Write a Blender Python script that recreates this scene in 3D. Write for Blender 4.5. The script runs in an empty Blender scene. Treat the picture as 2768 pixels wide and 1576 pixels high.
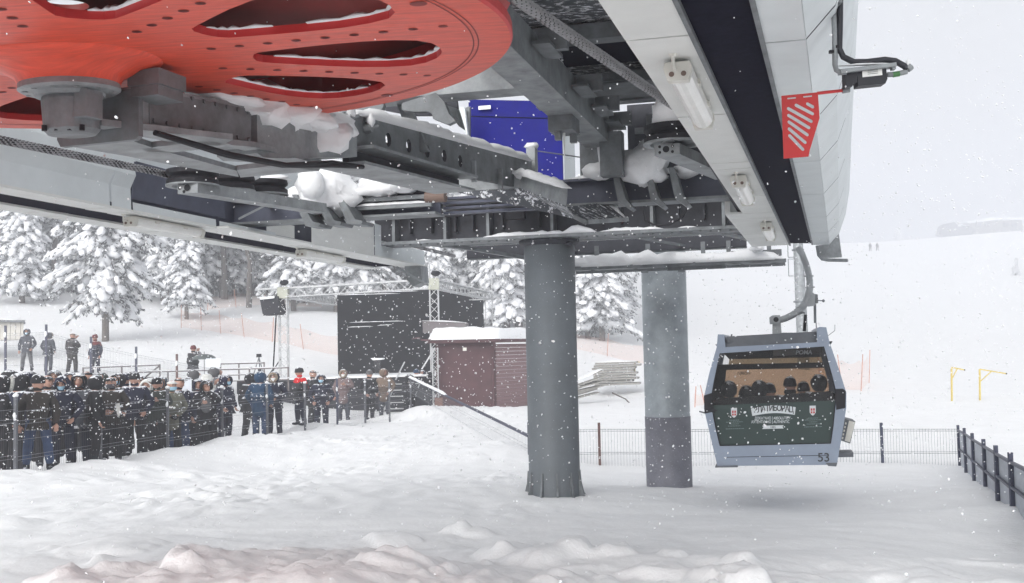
import bpy, bmesh, math, random
import numpy as np
from mathutils import Vector, Matrix, noise, geometry
random.seed(7)
V = Vector
sc = bpy.context.scene
COL = sc.collection
CZ = 2.05                      # eye height above the snow below the station
F, W, H = 3000.0, 2768.0, 1576.0
PITCH, ROLL = math.radians(3.0), math.radians(1.2)
cr, sr, cp, sp = math.cos(ROLL), math.sin(ROLL), math.cos(PITCH), math.sin(PITCH)
EYE = V((0, 0, CZ))

def ray(x, y):
    a = (x - W/2)/F; b = -(y - H/2)/F
    xr = cr*a + sr*b; zr = -sr*a + cr*b
    return V((xr, cp - sp*zr, sp + cp*zr))
def PD(x, y, d):               # photo pixel -> point at distance d ahead
    r = ray(x, y); return EYE + r*(d/r.y)
def PZ(x, y, z):               # photo pixel -> point at height z above the eye
    r = ray(x, y); return EYE + r*(z/r.z)
AZ = math.radians(15.2)
U = V((math.sin(AZ), math.cos(AZ), 0)); N = V((math.cos(AZ), -math.sin(AZ), 0)); Z = V((0, 0, 1))
def PU(x, y, u):
    r = ray(x, y); return EYE + r*(u/r.dot(U))
def PN(x, y, n):
    r = ray(x, y); return EYE + r*(n/r.dot(N))
K = 1.0825
def D(x, y): return (x*K, y*K)
def S(u, n, z): return U*u + N*n + Z*(z + CZ)     # station frame: along the track, across it, height above the eye

# ------------------------------------------------------------------ mesh builder
def frame(d, up=Z):
    d = d.normalized()
    if abs(d.dot(up)) > .99: up = V((0, 1, 0)) if abs(d.z) > .9 else Z
    s = d.cross(up).normalized(); return s, s.cross(d).normalized()
SPLIT = set('lying_snow end_cap corner_window shackle stiffener bracket brace side_window bumper bench foot_fin clamp_lug antenna roof_latch snow_lump roof_joist roof_plate bracket_plate slot_lip stay floodlight corner_block stringer eave_bracket guide_arm snow_tip lower_flange grip_lever cable_tie side_shell crest_field rail inner_edge_strip backdrop wall skirt'.split())
class MB:
    def __init__(s): s.v = []; s.f = []; s.m = []; s.sm = []; s.ch = []
    def add(s, vs, fs, mat=0, smooth=False):
        o = len(s.v); s.v += [V(p) for p in vs]; s.ch.append((o, len(s.v), len(s.f), len(s.f)+len(fs)))
        for f in fs: s.f.append([i+o for i in f]); s.m.append(mat); s.sm.append(smooth)
        return s
    def prism(s, poly, vec, mat=0):
        n = len(poly); p = [V(q) for q in poly]; vec = V(vec)
        return s.add(p + [q+vec for q in p], [list(range(n))[::-1], list(range(n, 2*n))] + [[i, (i+1) % n, (i+1) % n+n, i+n] for i in range(n)], mat)
    def box(s, c, hx, hy, hz, mat=0):
        c = V(c); q = [c+V(hx)*a+V(hy)*b-V(hz) for a, b in ((-1, -1), (1, -1), (1, 1), (-1, 1))]
        return s.prism(q, V(hz)*2, mat)
    def abox(s, c, x, y, z, mat=0): return s.box(c, (x/2, 0, 0), (0, y/2, 0), (0, 0, z/2), mat)
    def bar(s, p0, p1, w, h, up=Z, mat=0):
        p0 = V(p0); p1 = V(p1); a, b = frame(p1-p0, V(up))
        q = [p0+a*(w/2*i)+b*(h/2*j) for i, j in ((-1, -1), (1, -1), (1, 1), (-1, 1))]
        return s.prism(q, p1-p0, mat)
    def tube(s, pts, r, n=8, mat=0, smooth=True, caps=True):
        pts = [V(p) for p in pts]; m = len(pts)
        rs = r if isinstance(r, (list, tuple)) else [r]*m
        vs = []; prev = None
        for i, p in enumerate(pts):
            d = (pts[min(i+1, m-1)]-pts[max(i-1, 0)])
            if d.length < 1e-9: d = Z.copy()
            a, b = frame(d, prev if prev is not None and abs(prev.dot(d.normalized())) < .95 else Z)
            prev = b
            vs += [p+(a*math.cos(2*math.pi*k/n)+b*math.sin(2*math.pi*k/n))*rs[i] for k in range(n)]
        fs = [[i*n+k, i*n+(k+1) % n, (i+1)*n+(k+1) % n, (i+1)*n+k] for i in range(m-1) for k in range(n)]
        s.add(vs, fs, mat, smooth)
        if caps: s.add(vs[:n], [list(range(n))[::-1]], mat); s.add(vs[-n:], [list(range(n))], mat)
        return s
    def lathe(s, prof, c, ax=Z, n=24, mat=0, smooth=False, closed=False):
        c = V(c); ax = V(ax).normalized(); a, b = frame(ax, V((0, 1, 0)) if abs(ax.z) > .9 else Z)
        vs = [c+ax*z+(a*math.cos(2*math.pi*k/n)+b*math.sin(2*math.pi*k/n))*r for r, z in prof for k in range(n)]
        m = len(prof)
        fs = [[i*n+k, ((i+1) % m)*n+k, ((i+1) % m)*n+(k+1) % n, i*n+(k+1) % n] for i in range(m if closed else m-1) for k in range(n)]
        return s.add(vs, fs, mat, smooth)
    def blob(s, c, rx, ry, rz, seg=14, ring=9, amp=.15, fr=1.6, mat=0, ax=None, seed=None):
        c = V(c); ax = ax or (V((1, 0, 0)), V((0, 1, 0)), Z); sd = V((random.random()*50,)*3) if seed is None else V((seed, seed*2, 3))
        vs = []
        for i in range(ring+1):
            t = math.pi*i/ring
            for k in range(seg):
                p = 2*math.pi*k/seg; d = V((math.sin(t)*math.cos(p), math.sin(t)*math.sin(p), math.cos(t)))
                q = 1+amp*(noise.noise(d*fr+sd)+.4*noise.noise(d*fr*2.9+sd))*1.6
                vs.append(c+(ax[0]*d.x*rx+ax[1]*d.y*ry+ax[2]*d.z*rz)*q)
        return s.add(vs, [[i*seg+k, (i+1)*seg+k, (i+1)*seg+(k+1) % seg, i*seg+(k+1) % seg] for i in range(ring) for k in range(seg)], mat, True)
    def snowcap(s, p0, p1, w, h, seg=None, mat=0, amp=.35, end=.6):   # lumpy rounded ridge of lying snow between two points
        p0 = V(p0); p1 = V(p1); L = (p1-p0).length; m = seg or max(4, min(40, int(L/max(.04, w*.45))))
        a, b = frame(p1-p0); sd = V((random.random()*90, 3, 7)); n = 7; vs = []
        for i in range(m+1):
            t = i/m; e = min(1, min(t, 1-t)*m/1.5*.5+.25*end)
            q = 1+amp*1.7*noise.noise(sd+V((t*L*3/max(w, .12), 0, 0))); q2 = 1+amp*noise.noise(sd+V((0, t*L*2.6/max(w, .12), 5)))
            c = p0.lerp(p1, t)
            for k in range(n):
                an = math.pi*k/(n-1); vs.append(c+a*(math.cos(an)*w/2*q2*(.7+.3*e))+Z*(math.sin(an)*h*max(.25, q)*e-.004))
        fs = [[i*n+k, i*n+k+1, (i+1)*n+k+1, (i+1)*n+k] for i in range(m) for k in range(n-1)] + [[i*n+n-1, i*n, (i+1)*n, (i+1)*n+n-1] for i in range(m)]
        s.add(vs, fs, mat, True); s.add(vs[:n], [list(range(n))], mat); s.add(vs[-n:], [list(range(n))[::-1]], mat)
        return s
    def islands(s):            # pieces that do not touch become separate meshes
        bb = [([min(s.v[i][k] for i in range(a, b))-.006 for k in range(3)], [max(s.v[i][k] for i in range(a, b))+.006 for k in range(3)]) for a, b, _, _ in s.ch]
        grp = list(range(len(bb)))
        def root(i):
            while grp[i] != i: i = grp[i]
            return i
        for i in range(len(bb)):
            for j in range(i):
                if all(bb[i][0][k] <= bb[j][1][k] and bb[j][0][k] <= bb[i][1][k] for k in range(3)): grp[root(i)] = root(j)
        out = {}
        for i, (a, b, c, d) in enumerate(s.ch):
            m = out.setdefault(root(i), MB()); o = len(m.v)-a; m.v += s.v[a:b]; m.f += [[q+o for q in f] for f in s.f[c:d]]; m.m += s.m[c:d]; m.sm += s.sm[c:d]
        return list(out.values())
    def build(s, name, mats, parent=None, loc=None):
        if name in SPLIT and parent is not None and s.ch:
            p = s.islands()
            if 1 < len(p) <= 60: return [q.build1(name, mats, parent) for q in p][0]
        return s.build1(name, mats, parent, loc)
    def build1(s, name, mats, parent=None, loc=None):
        me = bpy.data.meshes.new(name)
        if parent is not None:
            o = V((0, 0, 0)); q = parent
            while q: o += q.location; q = q.parent
        else:
            o = V(loc) if loc is not None else (V((sum(p.x for p in s.v)/len(s.v), sum(p.y for p in s.v)/len(s.v), min(p.z for p in s.v))) if s.v else V((0, 0, 0)))
        me.from_pydata([tuple(p-o) for p in s.v], [], s.f)
        for m in (mats if isinstance(mats, (list, tuple)) else [mats]): me.materials.append(m)
        me.polygons.foreach_set('material_index', s.m); me.polygons.foreach_set('use_smooth', s.sm)
        me.update()
        ob = bpy.data.objects.new(name, me); COL.objects.link(ob)
        if parent is not None: ob.parent = parent
        else: ob.location = o
        return ob
def tag(o, label=None, cat=None, group=None, kind=None):
    if label: o['label'] = label
    if cat: o['category'] = cat
    if group: o['group'] = group
    if kind: o['kind'] = kind
    return o
def thing(name, label, cat, loc=(0, 0, 0), group=None):
    o = bpy.data.objects.new(name, None); COL.objects.link(o); o.location = V(loc); o.empty_display_size = .2
    return tag(o, label, cat, group)
def copy_tree(o, parent=None):
    c = o.copy(); COL.objects.link(c)
    if parent is not None: c.parent = parent
    for ch in [q for q in bpy.data.objects if q.parent == o]: copy_tree(ch, c)
    return c
def kids(o): return [q for q in bpy.data.objects if q.parent == o]

# ------------------------------------------------------------------ materials
def mat(name, col, rough=.6, metal=0., var=.12, scale=6., bump=0., bscale=60., spec=.5, frost=None, coat=0., obj=True, stretch=None):
    m = bpy.data.materials.new(name); m.use_nodes = True; t = m.node_tree; b = t.nodes['Principled BSDF']
    b.inputs['Roughness'].default_value = rough; b.inputs['Metallic'].default_value = metal
    b.inputs['Specular IOR Level'].default_value = spec; b.inputs['Coat Weight'].default_value = coat
    tc = t.nodes.new('ShaderNodeTexCoord'); src = tc.outputs['Object']
    if stretch:
        mp = t.nodes.new('ShaderNodeMapping'); mp.inputs['Scale'].default_value = stretch; t.links.new(src, mp.inputs['Vector']); src = mp.outputs['Vector']
    nz = t.nodes.new('ShaderNodeTexNoise'); nz.inputs['Scale'].default_value = scale; nz.inputs['Detail'].default_value = 6; nz.inputs['Roughness'].default_value = .65
    t.links.new(src, nz.inputs['Vector'])
    rp = t.nodes.new('ShaderNodeValToRGB'); rp.color_ramp.elements[0].position = .3; rp.color_ramp.elements[1].position = .7
    c0 = [max(0, c*(1-var)) for c in col]; c1 = [min(1, c*(1+var)) for c in col]
    rp.color_ramp.elements[0].color = (*c0, 1); rp.color_ramp.elements[1].color = (*c1, 1)
    t.links.new(nz.outputs['Fac'], rp.inputs['Fac']); out = rp.outputs['Color']
    if frost:
        fz = t.nodes.new('ShaderNodeTexNoise'); fz.inputs['Scale'].default_value = frost[0]; fz.inputs['Detail'].default_value = 5; fz.inputs['Roughness'].default_value = .7
        mp2 = t.nodes.new('ShaderNodeMapping'); mp2.inputs['Scale'].default_value = frost[2] if len(frost) > 2 else (1, 1, 1)
        t.links.new(tc.outputs['Object'], mp2.inputs['Vector']); t.links.new(mp2.outputs['Vector'], fz.inputs['Vector'])
        fr = t.nodes.new('ShaderNodeValToRGB'); fr.color_ramp.elements[0].position = frost[1]; fr.color_ramp.elements[1].position = frost[1]+.05
        t.links.new(fz.outputs['Fac'], fr.inputs['Fac'])
        mx = t.nodes.new('ShaderNodeMix'); mx.data_type = 'RGBA'; t.links.new(fr.outputs['Color'], mx.inputs['Factor'])
        t.links.new(out, mx.inputs['A']); mx.inputs['B'].default_value = (.85, .87, .9, 1); out = mx.outputs['Result']
    t.links.new(out, b.inputs['Base Color'])
    if bump:
        bz = t.nodes.new('ShaderNodeTexNoise'); bz.inputs['Scale'].default_value = bscale; bz.inputs['Detail'].default_value = 7; bz.inputs['Roughness'].default_value = .62
        t.links.new(src, bz.inputs['Vector'])
        bp = t.nodes.new('ShaderNodeBump'); bp.inputs['Strength'].default_value = bump; bp.inputs['Distance'].default_value = .02
        t.links.new(bz.outputs['Fac'], bp.inputs['Height']); t.links.new(bp.outputs['Normal'], b.inputs['Normal'])
    return m
def clear(name, tint, gloss=.08, film=None):
    m = bpy.data.materials.new(name); m.use_nodes = True; t = m.node_tree; t.nodes.remove(t.nodes['Principled BSDF'])
    o = t.nodes['Material Output']; tr = t.nodes.new('ShaderNodeBsdfTransparent'); tr.inputs['Color'].default_value = (*tint, 1)
    gl = t.nodes.new('ShaderNodeBsdfGlossy'); gl.inputs['Roughness'].default_value = .08
    mx = t.nodes.new('ShaderNodeMixShader'); mx.inputs[0].default_value = gloss
    t.links.new(tr.outputs[0], mx.inputs[1]); t.links.new(gl.outputs[0], mx.inputs[2]); last = mx
    if film:
        df = t.nodes.new('ShaderNodeBsdfPrincipled'); df.inputs['Base Color'].default_value = (*film[0], 1); df.inputs['Roughness'].default_value = .45
        m2 = t.nodes.new('ShaderNodeMixShader'); m2.inputs[0].default_value = film[1]
        t.links.new(mx.outputs[0], m2.inputs[1]); t.links.new(df.outputs[0], m2.inputs[2]); last = m2
    t.links.new(last.outputs[0], o.inputs['Surface']); return m

M = dict(
    snow=mat('snow', (.83, .837, .845), .75, var=.03, scale=2, bump=.5, bscale=13, spec=.2),
    snowcap=mat('snow_lying', (.83, .84, .855), .8, var=.02, scale=8, bump=.3, bscale=25, spec=.2),
    red=mat('red_paint', (.60, .062, .028), .42, var=.24, scale=6, spec=.4, coat=.0, stretch=(1, 6, 1)),
    redplain=mat('red_paint_bracket', (.52, .025, .025), .45, var=.06),
    redshade=mat('red_paint_shaded', (.20, .018, .014), .6),  # darker copy of the wheel red, with the shade put into the colour
    galv=mat('galvanised_steel', (.245, .262, .272), .5, .2, var=.38, scale=5, bump=.05, bscale=40),
    galvd=mat('dull_galvanised_steel', (.155, .168, .178), .55, .15, var=.38, scale=5, bump=.05, bscale=30),
    dark=mat('dark_painted_steel', (.04, .042, .052), .6, .0, var=.25, scale=8, spec=.25),
    navy=mat('blue_grey_steel', (.070, .077, .110), .55, .0, var=.2, scale=5, spec=.3),
    white=mat('off_white_panel', (.66, .67, .65), .45, var=.075, scale=2.2, spec=.4, stretch=(1, 1, 4)),
    whiteg=mat('pale_grey_panel', (.60, .64, .65), .45, var=.065, scale=3, spec=.4),
    black=mat('black_rubber', (.014, .014, .018), .6, var=.25, scale=20, spec=.25),
    slot=mat('black_brush_strip', (.009, .009, .019), .9, var=.3, scale=30, spec=.06),
    frost=mat('frosted_sheet', (.08, .087, .10), .6, .1, var=.25, scale=5, frost=(15, .535, (1, 2.2, 1))),
    tube=mat('lamp_cover', (.80, .80, .77), .25, var=.04, scale=12, frost=(14, .62)),
    lampw=mat('lamp_housing', (.62, .61, .56), .45, var=.06),
    blue=mat('blue_cabinet_paint', (.003, .005, .17), .5, var=.1, spec=.12),
    hanger=mat('hanger_steel', (.34, .36, .375), .5, .15, var=.18, scale=6),
    rope=mat('steel_rope', (.30, .30, .31), .5, .3, var=.25, scale=40),
    cable=mat('black_cable', (.014, .015, .022), .5, var=.2),
    green=mat('green_plug', (.05, .16, .05), .5), brown=mat('rusty_brown_steel', (.16, .11, .09), .7),
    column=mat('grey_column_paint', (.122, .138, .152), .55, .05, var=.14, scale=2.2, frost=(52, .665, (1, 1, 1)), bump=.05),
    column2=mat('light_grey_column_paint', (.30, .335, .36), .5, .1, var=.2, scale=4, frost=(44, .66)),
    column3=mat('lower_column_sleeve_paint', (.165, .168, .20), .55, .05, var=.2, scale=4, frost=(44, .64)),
)
# ------------------------------------------------------------------ people: pose skins grown once, then dressed one by one
def cloth(name, col, snow=.5, rough=.8, var=.25):
    m = mat('cloth_'+name, col, rough, var=var, scale=14, bump=.35, bscale=22, spec=.2)
    t = m.node_tree; b = t.nodes['Principled BSDF']; src = b.inputs['Base Color'].links[0].from_socket
    ge = t.nodes.new('ShaderNodeNewGeometry'); sx = t.nodes.new('ShaderNodeSeparateXYZ'); t.links.new(ge.outputs['Normal'], sx.inputs[0])
    tc = t.nodes.new('ShaderNodeTexCoord'); nz = t.nodes.new('ShaderNodeTexNoise'); nz.inputs['Scale'].default_value = 17; nz.inputs['Detail'].default_value = 5
    t.links.new(tc.outputs['Object'], nz.inputs['Vector'])
    ma = t.nodes.new('ShaderNodeMath'); ma.operation = 'MULTIPLY_ADD'; ma.inputs[1].default_value = .55; t.links.new(sx.outputs['Z'], ma.inputs[0]); t.links.new(nz.outputs['Fac'], ma.inputs[2])
    rp = t.nodes.new('ShaderNodeValToRGB'); e = .98-.16*snow; rp.color_ramp.elements[0].position = min(.97, e-.06); rp.color_ramp.elements[1].position = min(.99, e+.03)
    sc_ = t.nodes.new('ShaderNodeMath'); sc_.operation = 'MULTIPLY'; sc_.inputs[1].default_value = .92; t.links.new(ma.outputs[0], sc_.inputs[0]); t.links.new(sc_.outputs[0], rp.inputs['Fac'])
    mx = t.nodes.new('ShaderNodeMix'); mx.data_type = 'RGBA'; t.links.new(rp.outputs['Color'], mx.inputs['Factor']); t.links.new(src, mx.inputs['A']); mx.inputs['B'].default_value = (.8, .82, .86, 1)
    t.links.new(mx.outputs['Result'], b.inputs['Base Color']); return m
CL = {k: cloth(k, c, s) for k, c, s in (('black', (.014, .014, .017), .6), ('navy', (.014, .016, .034), .6), ('char', (.028, .028, .031), .6), ('brown', (.030, .025, .022), .6), ('dkgreen', (.03, .036, .032), .5),
     ('olive', (.13, .13, .10), .5), ('jeans', (.035, .06, .13), .1), ('grey', (.10, .10, .105), .3), ('red', (.55, .02, .025), .2), ('blue', (.013, .042, .09), .4), ('mauve', (.17, .125, .125), .4), ('white', (.62, .62, .60), .3),
     ('tan', (.17, .125, .095), .3), ('maroon', (.14, .04, .04), .3), ('slate', (.06, .065, .08), .7), ('coal', (.016, .018, .024), .1))}
SKIN = mat('skin', (.42, .24, .18), .55, var=.06, scale=8); EYE_M = mat('eye', (.03, .025, .02), .3); LIP = mat('lips', (.32, .12, .11), .5)
HAIR = mat('hair', (.05, .035, .025), .7, var=.2, scale=30); MASKB = mat('blue_mask', (.32, .52, .66), .8, var=.04, bump=.2, bscale=80); MASKW = mat('white_mask', (.7, .7, .7), .8, var=.04); MASKD = mat('dark_mask', (.06, .06, .075), .8)
FUR = mat('fur', (.26, .21, .16), .95, var=.4, scale=40, bump=.8, bscale=70); FURG = mat('grey_fur', (.40, .40, .38), .95, var=.35, scale=40, bump=.8, bscale=70)
ARMS = {'pockets': ((.30, .06, 1.14), (.20, -.12, .93)), 'down': ((.27, .03, 1.13), (.27, -.05, .86)), 'front': ((.28, .0, 1.15), (.07, -.22, 1.05)), 'chest': ((.27, -.06, 1.17), (.06, -.22, 1.26)),
        'camera': ((.25, -.2, 1.28), (.06, -.25, 1.55)), 'clasp': ((.28, .0, 1.12), (.06, -.2, .93)), 'lap': ((.26, -.05, 1.14), (.12, -.28, 1.02))}
def skel(pose):
    al, ar = pose[0], pose[1]; legs = pose[2] if len(pose) > 2 else 'stand'
    J = dict(hem=(0, .0, .80), pel=(0, 0, .95), wai=(0, -.0, 1.12), che=(0, -.005, 1.30), nb=(0, .0, 1.455), nt=(0, -.015, 1.55))
    for s, a, n in ((1, al, 'L'), (-1, ar, 'R')):
        e, w = ARMS[a]
        J['s'+n] = (.175*s, .005, 1.41); J['e'+n] = (e[0]*s, e[1], e[2]); J['w'+n] = (w[0]*s, w[1], w[2])
        if legs == 'stand': J['h'+n] = (.095*s, 0, .88); J['k'+n] = (.105*s, -.015, .49); J['a'+n] = (.115*s, .02, .09)
        elif legs == 'wide': J['h'+n] = (.095*s, 0, .88); J['k'+n] = (.14*s, -.02, .49); J['a'+n] = (.18*s, .02, .09)
        elif legs == 'step': J['h'+n] = (.095*s, 0, .88); J['k'+n] = (.10*s, -.10*s-.03, .50); J['a'+n] = (.11*s, -.16*s+.05, .09)
        else: J['h'+n] = (.10*s, -.02, .90); J['k'+n] = (.12*s, -.40, .93); J['a'+n] = (.12*s, -.42, .62)
    return J
POSES = [('pockets', 'pockets'), ('down', 'down', 'wide'), ('front', 'front'), ('chest', 'down'), ('camera', 'chest', 'wide'), ('clasp', 'clasp'), ('down', 'pockets', 'step'), ('lap', 'lap', 'sit'), ('camera', 'camera', 'stand'), ('pockets', 'down', 'wide')]
SK = {}
def skin_obj(J, edges, rad, sub):
    names = list(rad); ix = {n: i for i, n in enumerate(names)}
    me = bpy.data.meshes.new('t'); me.from_pydata([J[n] for n in names], [(ix[a], ix[b]) for a, b in edges], [])
    ob = bpy.data.objects.new('t', me); COL.objects.link(ob); ob.modifiers.new('k', 'SKIN'); sd = ob.modifiers.new('u', 'SUBSURF'); sd.levels = sub; sd.render_levels = sub
    for n, i in ix.items():
        r = rad[n]; me.skin_vertices[0].data[i].radius = (r, r); me.skin_vertices[0].data[i].use_root = (i == 0)
    return ob
_tmp = {}
AE = [('che', 'sL'), ('sL', 'eL'), ('eL', 'wL'), ('che', 'sR'), ('sR', 'eR'), ('eR', 'wR')]; LE = [('pel', 'hL'), ('hL', 'kL'), ('kL', 'aL'), ('pel', 'hR'), ('hR', 'kR'), ('kR', 'aR')]
for p in POSES:
    J = skel(p); SKL = {}
    sit = len(p) > 2 and p[2] == 'sit'
    _tmp[p, 'body'] = skin_obj(J, [('pel', 'wai'), ('wai', 'che'), ('che', 'nb'), ('nb', 'nt')]+AE+LE, dict(pel=.10, wai=.09, che=.10, nb=.06, nt=.055, sL=.05, eL=.038, wL=.028, sR=.05, eR=.038, wR=.028, hL=.07, kL=.048, aL=.035, hR=.07, kR=.048, aR=.035), 1)
    for kind, hz, hr in (('jacket', .80, .175), ('coat', .56, .19)):
        J2 = dict(J); J2['hem'] = (0, 0, hz if not sit else .86)
        _tmp[p, kind] = skin_obj(J2, [('pel', 'hem'), ('pel', 'wai'), ('wai', 'che'), ('che', 'nb')]+AE, dict(pel=.175, hem=hr, wai=.168, che=.165, nb=.085, sL=.098, eL=.074, wL=.058, sR=.098, eR=.074, wR=.058), 1)
    _tmp[p, 'trousers'] = skin_obj(J, LE, dict(pel=.13, hL=.108, kL=.085, aL=.07, hR=.108, kR=.085, aR=.07), 1)
dg = bpy.context.evaluated_depsgraph_get()
for k, ob in _tmp.items():
    e = ob.evaluated_get(dg); me = e.to_mesh(); SK[k] = ([v.co.copy() for v in me.vertices], [list(f.vertices) for f in me.polygons]); e.to_mesh_clear()
for ob in _tmp.values():
    me = ob.data; bpy.data.objects.remove(ob); bpy.data.meshes.remove(me)
FWD = V((0, -1, 0))
def head_geo():
    mb = MB(); seg, ring = 20, 14; vs = []
    for i in range(ring+1):
        t = math.pi*i/ring
        for k in range(seg):
            p = 2*math.pi*k/seg; d = V((math.sin(t)*math.sin(p), -math.sin(t)*math.cos(p), math.cos(t)))
            x, y, z = d.x*.076, d.y*.096, d.z*.118
            if d.y < 0:                                  # face side: flatter, narrower jaw, nose, brow, eye hollows, chin
                y *= .93
                if d.z < -.1: x *= 1-.28*min(1, (-d.z-.1)/.8)
                nx_ = math.exp(-(x/.012)**2); y -= .022*nx_*math.exp(-((z+.018)/.022)**2)
                y += .008*math.exp(-((abs(x)-.031)/.014)**2)*math.exp(-((z-.012)/.013)**2); y -= .004*math.exp(-((z-.036)/.012)**2)
                y -= .008*math.exp(-((z+.095)/.018)**2)*math.exp(-(x/.03)**2)
            elif d.z < -.2: y *= .8
            vs.append(V((x, y, z)))
    mb.add(vs, [[i*seg+k, (i+1)*seg+k, (i+1)*seg+(k+1) % seg, i*seg+(k+1) % seg] for i in range(ring) for k in range(seg)], 0, True)
    for s in (-1, 1):
        mb.blob((s*.031, -.082, .012), .011, .006, .007, 8, 5, 0, mat=1); mb.blob((s*.077, .005, -.005), .009, .018, .03, 8, 6, .1, mat=0); mb.box((s*.03, -.091, .033), (.014, 0, 0), (0, .003, 0), (0, 0, .0035), 1)
    mb.box((0, -.088, -.056), (.021, 0, 0), (0, .004, 0), (0, 0, .005), 2); return mb
HEAD = head_geo()
def place(mb, src, M_, m=0):
    o = len(mb.v); mb.v += [M_ @ p for p in src[0]]
    for f in src[1]: mb.f.append([i+o for i in f]); mb.m.append(m); mb.sm.append(True)
def hand_geo(w, e, m, side, curl=.6):
    mb = MB(); d = (w-e).normalized(); up = FWD if abs(d.dot(FWD)) < .8 else Z; s = d.cross(up).normalized()*side; n = s.cross(d).normalized()*side
    mb.blob(w+d*.05, .042, .02, .055, 8, 6, .05, ax=(s, n, d), mat=m)
    for i in range(4):
        b0 = w+d*.09+s*(.027-.018*i); L = (.062, .074, .07, .055)[i]
        mb.tube([b0, b0+d*L*.45+n*.008*curl*2, b0+d*L*.72+n*.025*curl*2, b0+d*L*.78+n*.045*curl*2], [.0095, .009, .0085, .007], 6, m)
    mb.tube([w+d*.03+s*.035, w+d*.065+s*.06+n*.012, w+d*.095+s*.058+n*.028], [.011, .010, .008], 6, m); return mb
def person(loc, yaw, h, label, pose=0, top='navy', coat=False, legs='navy', hat='hood', hatc=None, mask=None, head=0, tilt=0, glove=None, fur=None, sc_=1.08, group=None, bag=None, hem2=None, seed=0, no_feet=False):
    P_ = POSES[pose]; J = skel(P_); s = h/1.76
    loc = V(loc); R = Matrix.Translation(loc) @ Matrix.Rotation(yaw, 4, 'Z') @ Matrix.Diagonal((s*sc_, s*sc_, s, 1))
    b = MB(); place(b, SK[P_, 'body'], R)
    HM = R @ Matrix.Translation((0, -.03-.04*max(0, tilt), 1.635)) @ Matrix.Rotation(head, 4, 'Z') @ Matrix.Rotation(tilt, 4, 'X') @ Matrix.Diagonal((1.12, 1.12, 1.06, 1))
    o = len(b.v); b.v += [HM @ p for p in HEAD.v]; b.f += [[i+o for i in f] for f in HEAD.f]; b.m += HEAD.m; b.sm += HEAD.sm
    gm = 3
    for n, sd in (('L', 1), ('R', -1)):
        hg = hand_geo(V(J['w'+n]), V(J['e'+n]), gm if glove else 0, sd); o = len(b.v); b.v += [R @ p for p in hg.v]; b.f += [[i+o for i in f] for f in hg.f]; b.m += hg.m; b.sm += hg.sm
    body = b.build('person', [SKIN, EYE_M, LIP, CL[glove] if glove else SKIN], loc=loc); tag(body, label, 'person', group)
    rng = V((seed*3.1+loc.x, loc.y, 1.7))
    def clothe(name, key, m, amp):
        w = MB(); vs, fs = SK[P_, key]
        place(w, ([p+V((p.x, p.y*1.0, 0)).normalized()*amp*noise.noise(p*7+rng) if p.length else p for p in vs], fs), R); return w.build(name, m, body)
    jk = clothe('jacket', 'coat' if coat else 'jacket', CL[top], .02)
    if hem2: jk.data.materials.append(CL[hem2]); jk.data.polygons.foreach_set('material_index', [1 if (R.inverted() @ (jk.data.vertices[f.vertices[0]].co+loc)).z < 1.27 else 0 for f in jk.data.polygons])
    clothe('trousers', 'trousers', CL[legs], .012)
    if not no_feet:
        for n in 'LR':
            w = MB(); a = V(J['a'+n]); w.blob(a+V((0, -.06, -.045)), .052, .13, .045, 10, 6, .03); w.tube([a+V((0, .0, .10)), a+V((0, 0, -.04))], .062, 8)
            w.v = [R @ p for p in w.v]; w.build('boot', CL['coal'], body)
    w = MB(); hc = CL[hatc or top]
    if hat in ('hood', 'fur'):
        seg, ring = 18, 11; vs = []
        for i in range(ring+1):
            t = math.pi*i/ring
            for k in range(seg):
                p = 2*math.pi*(k+.5)/seg; d = V((math.sin(t)*math.sin(p), -math.sin(t)*math.cos(p), math.cos(t)))
                q = 1+.06*noise.noise(d*2.5+rng); vs.append(HM @ V((d.x*.118*q, d.y*.132*q+.012, d.z*.152*q-.004)))
        fs = [[i*seg+k, (i+1)*seg+k, (i+1)*seg+(k+1) % seg, i*seg+(k+1) % seg] for i in range(ring) for k in range(seg) if not (3 <= i <= 8 and (k in (0, 1, seg-1, seg-2)))]
        w.add(vs, fs, 0, True)
        rimp = [HM @ V((.080*math.sin(a), -.098-.012*math.cos(a), .103*math.cos(a)-.008)) for a in [2*math.pi*i/16 for i in range(17)]]
        w.tube(rimp, .034 if hat == 'fur' else .015, 8, 1)
        w.build('hood', [hc, (fur or FUR) if hat == 'fur' else hc], body)
    elif hat == 'beanie':
        vs = []; seg = 16
        for z, r in ((-.004, 1.08), (.004, 1.16), (.045, 1.16), (.05, 1.1), (.085, 1.06), (.125, .86), (.152, .52), (.165, .12)):
            vs += [HM @ V((.079*r*math.sin(2*math.pi*k/seg), -.097*r*math.cos(2*math.pi*k/seg)+.004, z)) for k in range(seg)]
        w.add(vs, [[i*seg+k, (i+1)*seg+k, (i+1)*seg+(k+1) % seg, i*seg+(k+1) % seg][::-1] for i in range(7) for k in range(seg)]+[list(range(7*seg, 8*seg))], 0, True); w.build('knit_hat', hc, body)
        MB().lathe([(.07, 0), (.085, .03), (.07, .06)], HM @ V((0, .01, -.13)), Z, 12, 0, True).build('collar', CL[top], body)
    elif hat == 'cap':
        w.blob(HM @ V((0, .0, .062)), .100, .118, .046, 14, 8, .05, ax=((HM.to_3x3() @ V((1, 0, 0))).normalized(), (HM.to_3x3() @ V((0, 1, 0))).normalized(), Z)); w.prism([HM @ V((x, y, .052)) for x, y in ((-.07, -.07), (-.05, -.135), (.05, -.135), (.07, -.07))], Z*.012); w.build('flat_cap', hc, body)
        MB().lathe([(.07, 0), (.085, .03), (.07, .06)], HM @ V((0, .01, -.13)), Z, 12, 0, True).build('collar', CL[top], body)
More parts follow.
